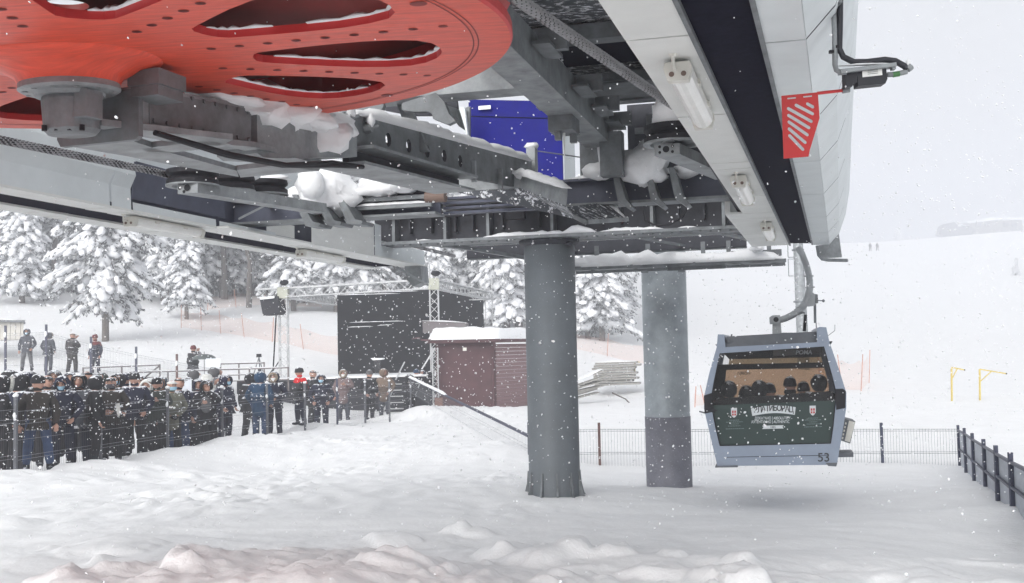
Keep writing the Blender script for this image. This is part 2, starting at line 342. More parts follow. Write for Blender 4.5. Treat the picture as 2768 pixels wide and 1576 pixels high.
    if mask:
        mm = {'b': MASKB, 'w': MASKW, 'd': MASKD}[mask]; w = MB(); vs = []
        for i in range(5):
            for k in range(7):
                a = (k-3)/3*1.15; z = -.02-.075*i/4; vs.append(HM @ V((.083*math.sin(a)*(1-.05*i), -.112*math.cos(a)*(1-.03*abs(i-1.5))-.004, z)))
        vs += [p+(HM.to_3x3() @ V((0, .006, 0))) for p in vs]
        w.add(vs, [[i*7+k, i*7+k+1, (i+1)*7+k+1, (i+1)*7+k] for i in range(4) for k in range(6)]+[[35+i*7+k, 35+(i+1)*7+k, 35+(i+1)*7+k+1, 35+i*7+k+1] for i in range(4) for k in range(6)], 0, True); w.build('face_mask', mm, body)
    if bag:
        w = MB().blob(R @ V((0, -.20 if bag == 'front' else .2, 1.22)), .13, .07, .19, 12, 8, .08); w.build('backpack', CL['grey'], body)
    return body
# ------------------------------------------------------------------ camera, light, air
cam = bpy.data.cameras.new('camera'); co = bpy.data.objects.new('camera', cam); COL.objects.link(co); sc.camera = co
cam.sensor_width = 36; cam.lens = 36*F/W; cam.clip_start = .05; cam.clip_end = 4000
Rm = Matrix(((cr, sr, 0), (sp*sr, -sp*cr, -cp), (-cp*sr, cp*cr, -sp)))
co.matrix_world = Matrix.Translation(EYE) @ Rm.to_4x4()
wd = bpy.data.worlds.new('World'); sc.world = wd; wd.use_nodes = True; wt = wd.node_tree
bg = wt.nodes['Background']; sky = wt.nodes.new('ShaderNodeTexSky'); sky.sky_type = 'NISHITA'; sky.sun_disc = False
SEL, SAZ = math.radians(27), math.radians(205)
sky.sun_elevation = SEL; sky.sun_rotation = SAZ; sky.air_density = 1.5; sky.dust_density = 6; sky.ozone_density = 1
hs = wt.nodes.new('ShaderNodeHueSaturation'); hs.inputs['Saturation'].default_value = .06
wt.links.new(sky.outputs[0], hs.inputs['Color']); wt.links.new(hs.outputs[0], bg.inputs['Color']); bg.inputs['Strength'].default_value = .132
sl = bpy.data.lights.new('sun', 'SUN'); sl.energy = 1.0; sl.angle = math.radians(45); sl.color = (1, .97, .93)
so = bpy.data.objects.new('sun', sl); COL.objects.link(so)
so.rotation_euler = V((-math.sin(SAZ)*math.cos(SEL), -math.cos(SAZ)*math.cos(SEL), -math.sin(SEL))).to_track_quat('-Z', 'Y').to_euler(); so.location = (0, 20, 60)
sc.view_settings.view_transform = 'Standard'; sc.view_settings.look = 'None'; sc.view_settings.exposure = 0.50; sc.view_settings.gamma = 1
sc.cycles.use_denoising = True; sc.cycles.max_bounces = 10; sc.cycles.diffuse_bounces = 5; sc.cycles.volume_bounces = 3; sc.cycles.transparent_max_bounces = 24
sc.cycles.sample_clamp_indirect = 6; sc.cycles.caustics_reflective = False; sc.cycles.caustics_refractive = False

# ------------------------------------------------------------------ snow ground
G = []
def g(px, py, d): p = PD(px, py, d); G.append((p.x, p.y, p.z))
def gx(x, y, z): G.append((x, y, z+CZ))
for a in ((0, 1576, 6.6), (150, 1562, 6.2), (300, 1576, 5.2), (800, 1576, 5.0), (1400, 1576, 6), (2000, 1576, 7), (2768, 1576, 7.6),
          (270, 1500, 6.3), (430, 1518, 6.3), (590, 1474, 7), (750, 1484, 7.2), (970, 1467, 7.7), (1150, 1500, 7.3),
          (60, 1500, 9.6), (270, 1440, 10.6), (590, 1432, 10.8), (900, 1425, 11),
          (0, 1350, 14.5), (300, 1345, 14.5), (600, 1330, 15), (900, 1330, 14.8), (1200, 1330, 14.6), (1500, 1345, 14.3), (1500, 1440, 10.5), (1500, 1520, 8.2),
          (1250, 1400, 11.5), (1800, 1400, 12.2), (2100, 1490, 8.7), (2100, 1378, 14.3), (2600, 1370, 13), (2700, 1460, 9.5), (2650, 1330, 14.8),
          (1790, 1316, 16.8), (2250, 1310, 18.3), (2250, 1262, 21.2), (2600, 1258, 22.5), (2730, 1366, 11.6), (1600, 1272, 21.5), (1440, 1222, 22.3), (1950, 1268, 21.8),
          # snow bank along the crowd fence
          (10, 1274, 17.6), (70, 1279, 18.2), (115, 1276, 18.8), (180, 1267, 19.3), (252, 1244, 20.3), (320, 1246, 21), (375, 1230, 22), (452, 1212, 23.2), (500, 1223, 24.3), (535, 1202, 25.2), (585, 1198, 26.5), (643, 1203, 28),
          (703, 1196, 29), (737, 1176, 30), (797, 1164, 31.8), (830, 1149, 33), (885, 1144, 35), (940, 1134, 37), (1012, 1137, 38), (1038, 1121, 38.6), (1087, 1113, 39.5), (1113, 1099, 39.6), (1178, 1097, 39.6),
          (700, 1260, 22), (950, 1250, 22), (1100, 1190, 28), (350, 1300, 18.5), (900, 1180, 29),
          (1197, 1106, 38), (1264, 1150, 33), (1334, 1182, 28), (1300, 1110, 43), (1400, 1100, 43), (1500, 1120, 37), (1480, 1180, 27), (1650, 1170, 29),
          # behind the fence
          (1570, 1075, 50), (1720, 1075, 50), (1650, 1020, 56), (1560, 925, 74), (1500, 800, 112), (1700, 930, 80),
          (2000, 1105, 38), (2000, 950, 80), (2000, 800, 160), (2000, 700, 270), (2100, 650, 350), (1800, 640, 350), (2572, 1083, 38), (2700, 1003, 60), (2700, 900, 110), (2700, 800, 180), (2700, 700, 265), (2316, 668, 340), (2500, 645, 345), (2768, 622, 345),
          (60, 1008, 44), (260, 1003, 44), (20, 985, 50), (270, 915, 60), (600, 860, 72), (900, 850, 74), (600, 750, 105), (300, 700, 125), (1000, 760, 105), (1200, 860, 80), (400, 930, 56), (760, 930, 60), (0, 900, 62)):
    g(*a)
for a in ((-5.7, 41.5, -2.4), (-4.6, 42.5, -2.42), (-3.6, 44, -2.42), (-9.5, 22, -2.35), (-8, 25, -2.4), (-6.7, 29, -2.42), (-5.5, 34, -2.42), (-4.5, 38, -2.45), (-3.2, 43, -2.4), (-14, 30, -2.2), (-12, 37, -1.6), (-7, 42, -2.3), (-6, 48, -2.35), (-16, 26, -2), (-12, 24, -2.3), (-9, 38, -2.2),
          (-2.75, 7.1, -1.53), (-2.35, 7.2, -1.54), (-1.95, 7.75, -1.57), (-1.7, 8.2, -1.60), (-1.2, 8.6, -1.62), (-.65, 8.3, -1.58), (-2.6, 8.2, -1.64), (0, 4, -1.6), (-3, 3.4, -1.6), (4, 4, -1.7), (0, 0, -1.7), (-6, 0, -1.7), (6, 0, -1.7), (0, -12, -1.7), (-12, -8, -1.8), (12, -8, -1.8), (-14, 8, -1.8), (14, 8, -1.8), (-22, 20, -1.6), (14, 20, -2.5), (22, 26, -2.4),
          (40, 40, -1.5), (80, 0, -2), (-60, 0, -1), (-40, 40, 2), (-70, 80, 10), (120, 100, 2), (200, 200, 15), (-90, 140, 26), (-150, 250, 60), (-40, 200, 30), (0, 230, 26), (240, 340, 36), (0, 420, 40), (-200, 420, 80), (250, 450, 34), (100, 450, 34), (100, 700, 30), (-200, 700, 90), (350, 700, 30), (200, -60, -2), (-200, -60, -2), (-250, 100, 40), (350, 100, 6)):
    gx(*a)
for k in range(-1, 10):        # trodden ground just behind the crowd fence
    fx, fy = -.4477*18.6+.0272*18.6*k, 18.6+.1316*18.6*k
    for o_, z_ in ((1.3, -2.42), (2.6, -2.46)): gx(fx-.979*o_, fy+.202*o_, z_ if k > 1 else -2.25-.05*k)
GP = np.array(G)
def kern(d2): return -np.sqrt(d2+.5)
_n = len(GP); _d = ((GP[:, None, :2]-GP[None, :, :2])**2).sum(-1)
_A = np.zeros((_n+3, _n+3)); _A[:_n, :_n] = kern(_d)+np.eye(_n)*.012; _A[:_n, _n] = 1; _A[:_n, _n+1:] = GP[:, :2]; _A[_n, :_n] = 1; _A[_n+1:, :_n] = GP[:, :2].T
_w = np.linalg.solve(_A, np.concatenate([GP[:, 2], np.zeros(3)]))
def gz_np(P):
    out = np.empty(len(P))
    for i in range(0, len(P), 20000):
        q = P[i:i+20000]; d2 = ((q[:, None, :]-GP[None, :, :2])**2).sum(-1); out[i:i+20000] = kern(d2) @ _w[:_n] + _w[_n] + q @ _w[_n+1:]
    return out
def chunk(x, y, f, a, s):         # broken snow blocks: a height per cell with steep joints
    d, pts = noise.voronoi(V((x*f+s, y*f*.8, s)))
    h0 = math.modf(abs(math.sin(pts[0].dot(V((12.9, 78.2, 37.7))))*437.5))[0]; h1 = math.modf(abs(math.sin(pts[1].dot(V((12.9, 78.2, 37.7))))*437.5))[0]
    t = min(1, (d[1]-d[0])/.13); h0 = max(0, h0-.45)*1.8; h1 = max(0, h1-.45)*1.8
    return a*((h0*(1+t)+h1*(1-t))/2-.1*d[0])
def rough(x, y):
    r = math.hypot(x, y); p = V((x, y, 0))
    h = .05*noise.noise(p*.35)+.03*noise.noise(p*.9+V((9, 3, 1)))
    if r < 60: h += .016*noise.noise(p*2.6+V((2, 7, 4)))
    near = max(0, min(1, (11.5-y)/3.5))*max(0, min(1, (4.5-x)/3))
    if near > 0:
        v = noise.voronoi(V((x*1.05, y*.8, .3)))[0]; e = v[1]-v[0]; h += near*(.04*min(1, max(0, e)*1.5)-.02+.04*noise.noise(p*1.5+V((5, 5, 5))))
        v = noise.voronoi(V((x*2.6+3, y*2.1, 4.3)))[0]; e = v[1]-v[0]; h += near*.035*max(0, min(1, e*1.3))*max(0, noise.noise(p*.8)+.4)
    cl = max(.12 if y < 10.9 else 0, min(1, (8.6-y)/1.2))*max(0, min(1, (4.2-x)/2.2)) if y < 11 else 0
    if cl > 0: h += cl*(-.075+chunk(x, y, 2.3, .12, 3.)*max(0, min(1, noise.noise(V((x*.5, y*.5, 8)))*2.5+.7))+chunk(x, y, 5.2, .055, 9.)*max(0, min(1, noise.noise(V((x*.7, y*.7, 3)))*3+.45))+chunk(x, y, 12., .026, 2.)+.012*noise.noise(p*9))
    if 10.5 < y < 42 and x < 1.5:      # chunky ploughed bank
        q = max(0, min(1, (y-10.5)/3))*max(0, min(1, (1.5-x)/2)); k = max(0, min(1, noise.noise(V((x*.35+2, y*.3, 5)))*2.6+.45))
        h += q*(chunk(x, y, 2.4, .06, 1.)*k*.8+chunk(x, y*.8, 5.5, .045, 5.)*k+.03*noise.noise(V((x*3.5, y*1.3, 2))))
    return h
LUMPS = [(1235, 1413, 10.5, .12, .15), (1290, 1425, 10.4, .16, .09), (1065, 1440, 10, .2, .16), (1040, 1475, 8.8, .25, .14), (1360, 1460, 9.2, .26, .16), (1460, 1490, 8.6, .36, .17), (1570, 1495, 8.6, .2, .1), (1670, 1510, 8.5, .16, .11), (1820, 1508, 8.4, .12, .1), (2000, 1522, 8, .1, .06), (1110, 1555, 6.6, .2, .13), (1060, 1570, 6.4, .2, .12), (960, 1475, 7.6, .14, .07), (760, 1483, 7.2, .14, .05), (275, 1496, 6.3, .12, .06), (20, 1445, 11.5, .3, .12), (450, 1325, 14.6, .5, .1), (285, 1480, 9.6, .4, .1),
         (2395, 1530, 7.8, .16, -.1), (2405, 1560, 7.5, .2, -.12), (2680, 1515, 8.2, .3, -.08), (1620, 1535, 7.8, .3, -.08)]
LP = [(PD(a, b, d), r, h) for a, b, d, r, h in LUMPS]
def axis(lo, hi, f0, f1, step, grow):
    a = [f0]
    while a[-1] < f1: a.append(a[-1]+step)
    s = step
    while a[-1] < hi: s *= grow; a.append(a[-1]+s)
    s = step; b = [f0]
    while b[-1] > lo: s *= grow; b.append(b[-1]-s)
    return b[:0:-1]+a
XS = axis(-700, 700, -4.0, 3.6, .032, 1.034); YS = axis(-120, 900, 4.4, 10.6, .03, 1.02)
YS = [y for y in YS if y <= 10.6]; _s = .034
while YS[-1] < 900: _s = min(.068, _s*1.04) if YS[-1] < 24 else _s*1.02; YS.append(YS[-1]+_s)
gxy = np.array([(x, y) for y in YS for x in XS]); gzv = gz_np(gxy)
def lump(x, y):
    h = 0
    for p, r, a in LP:
        d2 = ((x-p.x)**2+(y-p.y)**2)/(r*r)
        if d2 > 14: continue
        d2 *= 1+1.1*noise.noise(V((x*4.2, y*4.2, r*9)))
        if d2 < 9: h += a*.62*(1-max(0, min(1, (d2-.35)/.9))**1.5*.8)*math.exp(-.25*d2)
    return h
# trodden path behind the fence is darker packed snow
gv = []
for (x, y), z in zip(gxy, gzv):
    gv.append((x, y, z+rough(x, y)+(lump(x, y) if 5 < y < 16 and -6 < x < 6 else 0)))
nx, ny = len(XS), len(YS)
me = bpy.data.meshes.new('snow_ground'); me.from_pydata(gv, [], [(j*nx+i, j*nx+i+1, (j+1)*nx+i+1, (j+1)*nx+i) for j in range(ny-1) for i in range(nx-1)])
me.polygons.foreach_set('use_smooth', [True]*len(me.polygons)); me.materials.append(M['snow'])
go = bpy.data.objects.new('snow_ground', me); COL.objects.link(go); tag(go, kind='structure')
def gz(x, y): return float(gz_np(np.array([[x, y]]))[0])+rough(x, y)
def gp(px, d, py=1000): p = PD(px, py, d); return V((p.x, p.y, gz(p.x, p.y)))   # ground point below a photo column
print('ground', nx, ny, nx*ny)
# falling snow haze in the air
hm = bpy.data.materials.new('haze'); hm.use_nodes = True; ht = hm.node_tree; ht.nodes.remove(ht.nodes['Principled BSDF'])
pv = ht.nodes.new('ShaderNodeVolumePrincipled'); pv.inputs['Color'].default_value = (.93, .95, 1, 1); pv.inputs['Density'].default_value = .0028; pv.inputs['Anisotropy'].default_value = .2
ht.links.new(pv.outputs[0], ht.nodes['Material Output'].inputs['Volume'])
HZ = MB().box((0, 390, 55), (710, 0, 0), (0, 520, 0), (0, 0, 75)).build('haze', hm); tag(HZ, kind='stuff')
# ------------------------------------------------------------------ lift station: bullwheel
HW = 1.085; WC = V((-1.7817*HW, 4.4486*HW, 0)); WC.z = HW+.0341*WC.x+.0591*WC.y+CZ
WNRM = V((-.0341, -.0591, 1)).normalized()
def wz(x, y, dl=0): return HW+.0341*x+.0591*y-dl+CZ
def PT(x, y, dl=0):            # photo pixel -> plane parallel to the wheel, dl below it
    r = ray(x, y); t = (HW-dl)/(r.z-.0341*r.x-.0591*r.y); return EYE+r*t
RW = 1.797*HW; PH = -.8034
def wp(r, a, h=0): x = WC.x+r*math.cos(a); y = WC.y+r*math.sin(a); return V((x, y, wz(x, y)+h))
wheel = thing('bullwheel', 'huge red horizontal cable wheel with teardrop slots turning above the camera', 'cable wheel', WC)
def slot2d(n=22):              # teardrop outline in (r, lateral) coordinates round the slot axis
    tip, out = .69*HW, 1.515*HW
    pts = []
    for i in range(n+1):
        t = i/n; r = tip+(out-tip)*t
        w = (.225*HW)*(math.sin(math.pi*min(1, t**.9*.62/.5*.5+.0)) if t < .78 else 0)
        pts.append((r, w))
    prof = [(.735, .012), (.742, .062), (.765, .097), (.82, .122), (.93, .168), (1.05, .215), (1.18, .252), (1.3, .264), (1.4, .248), (1.465, .19), (1.505, .10), (1.518, .02)]
    up = [(a*HW, b*HW) for a, b in prof]
    return up+[(r, -w) for r, w in up[::-1]]
SL = slot2d()
lo, hi = MB(), MB()
TH = .035
for k in range(10):
    a0 = PH+k*math.pi/5; am = a0+math.pi/10; a1 = a0+math.pi/5; ns = 16
    outer = [V((RW*math.cos(a0+(a1-a0)*i/ns), RW*math.sin(a0+(a1-a0)*i/ns), 0)) for i in range(ns+1)] + [V((.12*math.cos(a1-(a1-a0)*i/4), .12*math.sin(a1-(a1-a0)*i/4), 0)) for i in range(5)]
    hole = [V((r*math.cos(am)-l*math.sin(am), r*math.sin(am)+l*math.cos(am), 0)) for r, l in SL]
    tri = geometry.tessellate_polygon([outer, hole]); flat = outer+hole
    def wq(p, h): x, y = WC.x+p.x, WC.y+p.y; return V((x, y, wz(x, y)+h))
    for h, fl in ((0, False), (TH, True)):
        fs = []
        for t in tri:
            a, b, c = (flat[i] for i in t); ccw = (b-a).cross(c-a).z > 0
            fs.append(list(t) if ccw == fl else list(t)[::-1])
        lo.add([wq(p, h) for p in flat], fs, 0)
    nh = len(hole); vs = [wq(p, 0) for p in hole]+[wq(p, TH) for p in hole]
    lo.add(vs, [[i, (i+1) % nh, (i+1) % nh+nh, i+nh] for i in range(nh)], 1)
    # bolt recesses along the spoke: flat discs, the hole's shade painted dark red
    for i in range(9):
        r = (.62+.118*i)*HW
        if r < RW-.3: q = wp(r, a0, -.002); lo.lathe([(0, 0), (.019, 0)], q, WNRM, 10, 2)
        lo.lathe([(.0, 0), (.021, 0)], wp(r, a0, -.002), WNRM, 10, 2)
for r0 in (1.645, 1.665):
    lo.lathe([(r0*HW, -.0015), (r0*HW+.006, -.0015)], V((WC.x, WC.y, WC.z)), WNRM, 120, 2)
for q in ((967, 237), (1045, 8)):
    lo.lathe([(0, -.003), (.034, -.003)], PT(*D(*q)), WNRM, 16, 2)
lo.build('slotted_disc', [M['red'], M['redplain'], M['redshade']], wheel)
rim = MB().lathe([(RW, 0), (RW+.012, .01), (RW+.012, .05), (RW-.05, .08), (RW-.05, .16), (RW+.02, .2), (RW+.02, .24), (RW-.08, .24), (RW-.08, TH), (RW-.01, TH)], WC, WNRM, 120, 0)
rim.build('rim', M['redplain'], wheel)
MB().lathe([(.1, .25), (RW-.02, .25), (RW-.02, .28), (.1, .28)], WC, WNRM, 80, 0, closed=True).build('upper_disc', M['redshade'], wheel)  # same red as the wheel; its shadow between the discs is painted in
MB().lathe([(.40, .0), (.385, -.012), (.30, -.03), (.225, -.075), (.215, -.10), (0, -.10)], WC, WNRM, 40, 0, True).build('hub_cone', M['red'], wheel)
fl = MB().lathe([(0, -.10), (.212, -.10), (.215, -.125), (.20, -.135), (.15, -.14), (.145, -.155), (0, -.155)], WC, WNRM, 36, 0)
for i in range(12): fl.lathe([(.012, -.125), (.012, -.14), (0, -.14)], WC+(wp(.182, i*math.pi/6)-wp(0, 0)), WNRM, 6, 0)
fl.build('hub_flange', M['galv'], wheel)
sn = MB()
for k in range(10):            # snow lying on the far lips of the slots
    am = PH+(k+.5)*math.pi/5
    pts = [wp(math.hypot(r, l), am+math.atan2(l, r), TH) for r, l in SL]
    side = pts[:12]; oth = pts[12:]
    far = side if sum(p.y for p in side) > sum(p.y for p in oth) else oth
    c = wp(1.1*HW, am, TH)
    i0 = random.randint(0, 3)
    for a, b in zip(far[i0:-1], far[i0+1:]):
        if random.random() < .88: sn.snowcap(a+(a-c)*.05, b+(b-c)*.05, .09, random.uniform(.012, .027), seg=4, end=1.2)
sn.build('lying_snow', M['snowcap'], wheel)

# haul rope: six twisted strands, from the far side of the wheel out over both sheaves
def rope_mesh(pts, r, strands=6, turn=.34, per=14):
    mb = MB(); pts = [V(p) for p in pts]; fine = []; acc = [0]
    for a, b in zip(pts, pts[1:]):
        L = (b-a).length; m = max(1, int(L/.022))
        for i in range(m): fine.append(a.lerp(b, i/m)); acc.append(acc[-1]+L/m)
    fine.append(pts[-1]); n = strands*5; vs = []
    for i, p in enumerate(fine):
        d = fine[min(i+1, len(fine)-1)]-fine[max(0, i-1)]; a, b = frame(d)
        ph = 2*math.pi*acc[i]/turn
        for k in range(n):
            t = 2*math.pi*k/n; rr = r*(.70+.30*abs(math.cos(strands/2*(t+ph)))); vs.append(p+(a*math.cos(t)+b*math.sin(t))*rr)
    mb.add(vs, [[i*n+k, i*n+(k+1) % n, (i+1)*n+(k+1) % n, (i+1)*n+k] for i in range(len(fine)-1) for k in range(n)], 0, True)
    dk = []
    for i in range(len(fine)-1):
        ph = 2*math.pi*acc[i]/turn
        for k in range(n): dk.append(1 if abs(math.cos(strands/2*(2*math.pi*(k+.5)/n+ph))) < .42 else 0)
    mb.m = dk
    return mb
UH, NH = WC.dot(U), WC.dot(N)
SR, SLc = S(7.95, -.93, 1.52), S(7.95, -4.84, 1.45)
aR = math.atan2(N.y, N.x)
arc = [wp(RW+.0, aR-math.pi*i/40-.06, .11) for i in range(0, 39)]
rp = [S(18, -.36, 1.62), S(12, -.45, 1.62), S(9.2, -.58, 1.58), S(8.0, -.70, 1.56)] + arc
rp += [S(7.75, -5.04, 1.48), S(9.2, -5.1, 1.5), S(12, -5.8, 1.6), S(18, -5.9, 1.62)]
tag(rope_mesh(rp, .030).build('haul_rope', [M['rope'], M['black']]), 'thick twisted steel rope running round the red wheel', 'steel rope')

# carriage that carries the wheel ---------------------------------------------------------
az2 = math.radians(19.7); CU = V((math.sin(az2), math.cos(az2), 0)); CN = V((math.cos(az2), -math.sin(az2), 0))
def C(t, n, z): return V((WC.x, WC.y, CZ))+CU*t+CN*n+Z*z
def side(mb, prof, n0, n1, m=0): return mb.prism([C(t, n0, z) for t, z in prof], CN*(n1-n0), m)
car = thing('wheel_carriage', 'grey steel carriage beam with round holes carrying the red wheel', 'steel beam', C(0, 0, 1.0))
b = MB()
side(b, [(.36, 1.075), (1.28, 1.128), (1.28, 1.365), (.36, 1.27)], -.10, .10)
b.build('arm_box', M['galv'], car)
b = MB(); side(b, [(1.30, 1.10), (1.36, 1.085), (1.62, 1.12), (1.70, 1.15), (1.70, 1.36), (1.62, 1.37), (1.30, 1.36)], -.13, .13); side(b, [(1.72, 1.14), (2.5, 1.27), (2.5, 1.43), (1.72, 1.36)], -.11, .11)
b.build('knuckle_block', M['galv'], car)
# perforated beam web, cut with holes
w = MB(); web = [(2.46, 1.30), (2.62, 1.36), (4.4, 1.42), (6.3, 1.55), (6.3, 1.83), (2.6, 1.578), (2.46, 1.5)]
hol = []
for t, z in ((3.13, 1.497), (3.47, 1.51), (3.80, 1.525), (4.13, 1.54), (4.46, 1.55)):
    hol.append([V((t+.045*math.cos(q), z+.05*math.sin(q), 0)) for q in [2*math.pi*i/14 for i in range(14)]])
def perf(mb, outer, holes, n, th):
    ou = [V((t, z, 0)) for t, z in outer]; tri = geometry.tessellate_polygon([ou]+holes); flat = ou+[q for h in holes for q in h]
    for nn_, fl_ in ((n, True), (n-th, False)):
        fs = []
        for t in tri:
            a, b_, c = (flat[i] for i in t); ccw = (b_-a).cross(c-a).z > 0; fs.append(list(t) if ccw != fl_ else list(t)[::-1])
        mb.add([C(p.x, nn_, p.y) for p in flat], fs, 0)
    for h in holes+[ou]:
        m = len(h); mb.add([C(p.x, n, p.y) for p in h]+[C(p.x, n-th, p.y) for p in h], [[i, (i+1) % m, (i+1) % m+m, i+m] for i in range(m)], 1)
perf(w, web, hol, .03, .03)
side(w, [(2.7, 1.5), (6.2, 1.7), (6.2, 1.6), (2.7, 1.42)], -.16, -.13, 1)
w.build('perforated_web', [M['galvd'], M['dark']], car)
w = MB().prism([C(.42, .10, 1.09), C(1.28, .10, 1.135), C(1.28, .10, 1.34), C(.42, .10, 1.26)], CN*.004)
for i in range(9):
    for z_ in (1.10, 1.25): w.lathe([(.012, 0), (.012, .012), (0, .012)], C(.45+.1*i, .10, z_+.05*i*.12+.02), CN, 6)
w.build('bolted_plate', M['galvd'], car)
w = MB()
for j in range(2): w.tube([C(.4+.05*j, .15, 1.05), C(.9, .2+.03*j, 1.02), C(1.5, .16+.03*j, 1.06), C(2.1, .15, 1.15+.02*j), C(2.6, .1, 1.22)], .014, 8)
w.build('hose_pair', M['black'], car)
w = MB(); side(w, [(2.62, 1.345), (4.5, 1.405), (4.5, 1.425), (2.62, 1.365)], -.2, .17)
side(w, [(2.55, 1.23), (4.5, 1.30), (4.5, 1.32), (2.55, 1.25)], -.22, .14); side(w, [(2.6, 1.25), (4.5, 1.32), (4.5, 1.405), (2.6, 1.345)], -.05, 0, 1)
for t in (4.72, 5.36): w.box(C(t, .045, 1.50+.04*(t-4.7)), CU*.012, CN*.02, Z*.09)
w.build('lower_flange', [M['galv'], M['dark']], car)
w = MB()
for t, z in ((2.5, 1.53), (2.78, 1.515)):
    w.lathe([(.0, .05), (.03, .05), (.034, .0), (.045, 0)], C(t, .03, z), CN, 10); w.tube([C(t, .07, z), C(t+.05, .10, z+.02)], .012, 6)
w.build('shackle', M['galv'], car)
w = MB().snowcap(C(2.62, -.02, 1.585), C(6.25, -.02, 1.825), .22, .085, seg=34, end=1).snowcap(C(4.42, 0, 1.70), C(4.62, 0, 1.73), .16, .1)
for t, z in ((2.5, 1.56), (2.78, 1.545)): w.blob(C(t, .07, z+.02), .03, .035, .045, amp=.3)
for t, h, wd_ in ((1.25, .05, .25), (1.45, .15, .30), (1.7, .13, .3), (1.95, .10, .3), (2.2, .09, .26), (2.35, .06, .22)):
    w.blob(C(t, .0, 1.375+(t-1.3)*.06), .26, wd_*.75, h, 12, 8, .35, 2.0, ax=(CU, CN, Z))
w.blob(C(2.05, .15, 1.33), .15, .06, .09, 12, 8, .3, 2)
w.build('lying_snow', M['snowcap'], car)
w = MB()
for poly in (((200, 345), (275, 339), (630, 378), (590, 396), (420, 372), (310, 352)),
             ((200, 352), (262, 348), (420, 402), (640, 462), (645, 478), (470, 447), (330, 420), (200, 398)),
             ((385, 402), (560, 380), (625, 390), (600, 397), (470, 412), (395, 412)),
             ((600, 390), (690, 398), (870, 445), (860, 462), (800, 455), (700, 420)),
             ((640, 460), (800, 440), (872, 447), (862, 462), (650, 480))):
    w.prism([PT(x, y, .275) for x, y in poly], WNRM*.03)
w.build('bracing_frame', M['galv'], car)
w = MB().lathe([(0, -.155), (.118, -.155), (.122, -.17), (.118, -.30), (.10, -.32), (.075, -.325), (0, -.325)], WC, WNRM, 28)
w.box(C(-.02, .1, 1.10), CU*.05, CN*.06, Z*.06)
for a in (0, 1, 2, 3): w.tube([C(.02*a-.1, .05*a-.04, 1.01), C(.02*a-.1, .05*a-.04, .985)], .012, 6, 1)
w.build('bearing_housing', [M['galvd'], M['black']], car)
w = MB().prism([C(.22, n, z) for n, z in ((-.26, 1.02), (-.24, .985), (.18, .985), (.2, 1.0), (.2, 1.22), (-.24, 1.21))], CU*.03)
w.box(C(.3, .24, 1.26), CU*.1, CN*.085, Z*.035); w.box(C(.3, .24, 1.20), CU*.09, CN*.075, Z*.024)
w.build('bearing_bracket', M['galvd'], car)

# ------------------------------------------------------------------ roof plates and framing overhead
rf = thing('station_roof', 'dark frosted roof plates with grey framing above the wheel', 'roof', S(5, -3, 2.4))
w = MB()
for u0, u1, n0, n1, z in ((1.9, 3.9, -2.5, -.75, 2.62), (3.93, 7.0, -2.5, -.75, 2.45), (7.03, 9.0, -2.4, -.75, 2.45), (9.03, 10.9, -2.4, -.7, 2.45)):
    w.prism([S(u0, n0, z), S(u0, n1, z), S(u1, n1, z), S(u1, n0, z)], Z*.03)
w.build('roof_plate', M['frost'], rf)
w = MB(); 
for u, z, h in ((8.15, 2.37, .12), (9.35, 2.30, .1), (10.3, 2.36, .1)): w.box(S(u, -1.6, z), U*.08, N*.9, Z*h/2)
w.box(S(9.6, -1.55, 2.28), U*.35, N*.85, Z*.012); w.box(S(8.75, -1.5, 2.42), U*.45, N*.7, Z*.015, 1)
w.build('roof_joist', [M['galvd'], M['slot']], rf)
w = MB().blob(S(8.55, -1.02, 2.2), .12, .16, .16, 12, 8, .2).blob(S(8.3, -1.95, 2.18), .15, .13, .1, 12, 8, .2)
w.build('snow_lump', M['snowcap'], rf)
lb = thing('longitudinal_beam', 'grey box beam running away under the roof right of the wheel', 'steel beam', S(8, -1.8, 1.85))
w = MB().prism([S(4.6, -2.0, 1.86), S(4.6, -1.74, 1.86), S(4.6, -1.74, 2.12), S(4.6, -2.0, 2.12)], U*5.5); w.build('beam_body', M['galv'], lb)
w = MB()
for u in (7.15, 8.4, 9.15, 9.8): w.box(S(u, -1.66, 2.0), U*.2, N*.06, Z*.012).box(S(u, -1.62, 2.05), U*.03, N*.1, Z*.06)
w.build('bracket_plate', M['galvd'], lb)
w = MB().box(S(8.7, -1.9, 1.80), U*.14, N*.10, Z*.06).box(S(8.62, -1.93, 1.72), U*.03, N*.025, Z*.05).box(S(8.78, -1.84, 1.72), U*.03, N*.025, Z*.05).tube([S(8.7, -1.9, 1.75), S(8.7, -1.9, 1.52)], [.012, .002], 6, 1)
w.build('clamp', [M['galvd'], M['tube']], lb)
cb = thing('roof_cross_beam', 'short grey cross beam topped with snow above the blue cabinet', 'steel beam', S(7.7, -2.6, 1.86))
w = MB().prism([S(7.6, -3.35, 1.87), S(7.85, -3.35, 1.87), S(7.85, -3.35, 2.14), S(7.6, -3.35, 2.14)], N*1.36); w.build('beam_body', M['galv'], cb)
w = MB().prism([S(7.3, n, z) for n, z in ((-3.3, 1.62), (-2.95, 1.66), (-2.9, 1.75), (-2.98, 2.05), (-3.35, 2.1))], U*.05)
w.prism([S(7.8, n, z) for n, z in ((-2.86, 1.5), (-2.75, 1.5), (-2.9, 1.9), (-3.0, 1.9))], U*.05); w.build('curved_guide', M['galvd'], cb)
def z1(x, y, u): return PU(1100+x/4.263, 180+y/4.263, u)
w = MB().prism([z1(x, y, 7.45) for x, y in ((-60, 420), (330, 300), (430, 410), (480, 540), (560, 625), (470, 668), (300, 600), (285, 540), (235, 515), (100, 520), (-60, 500))], U*.06)
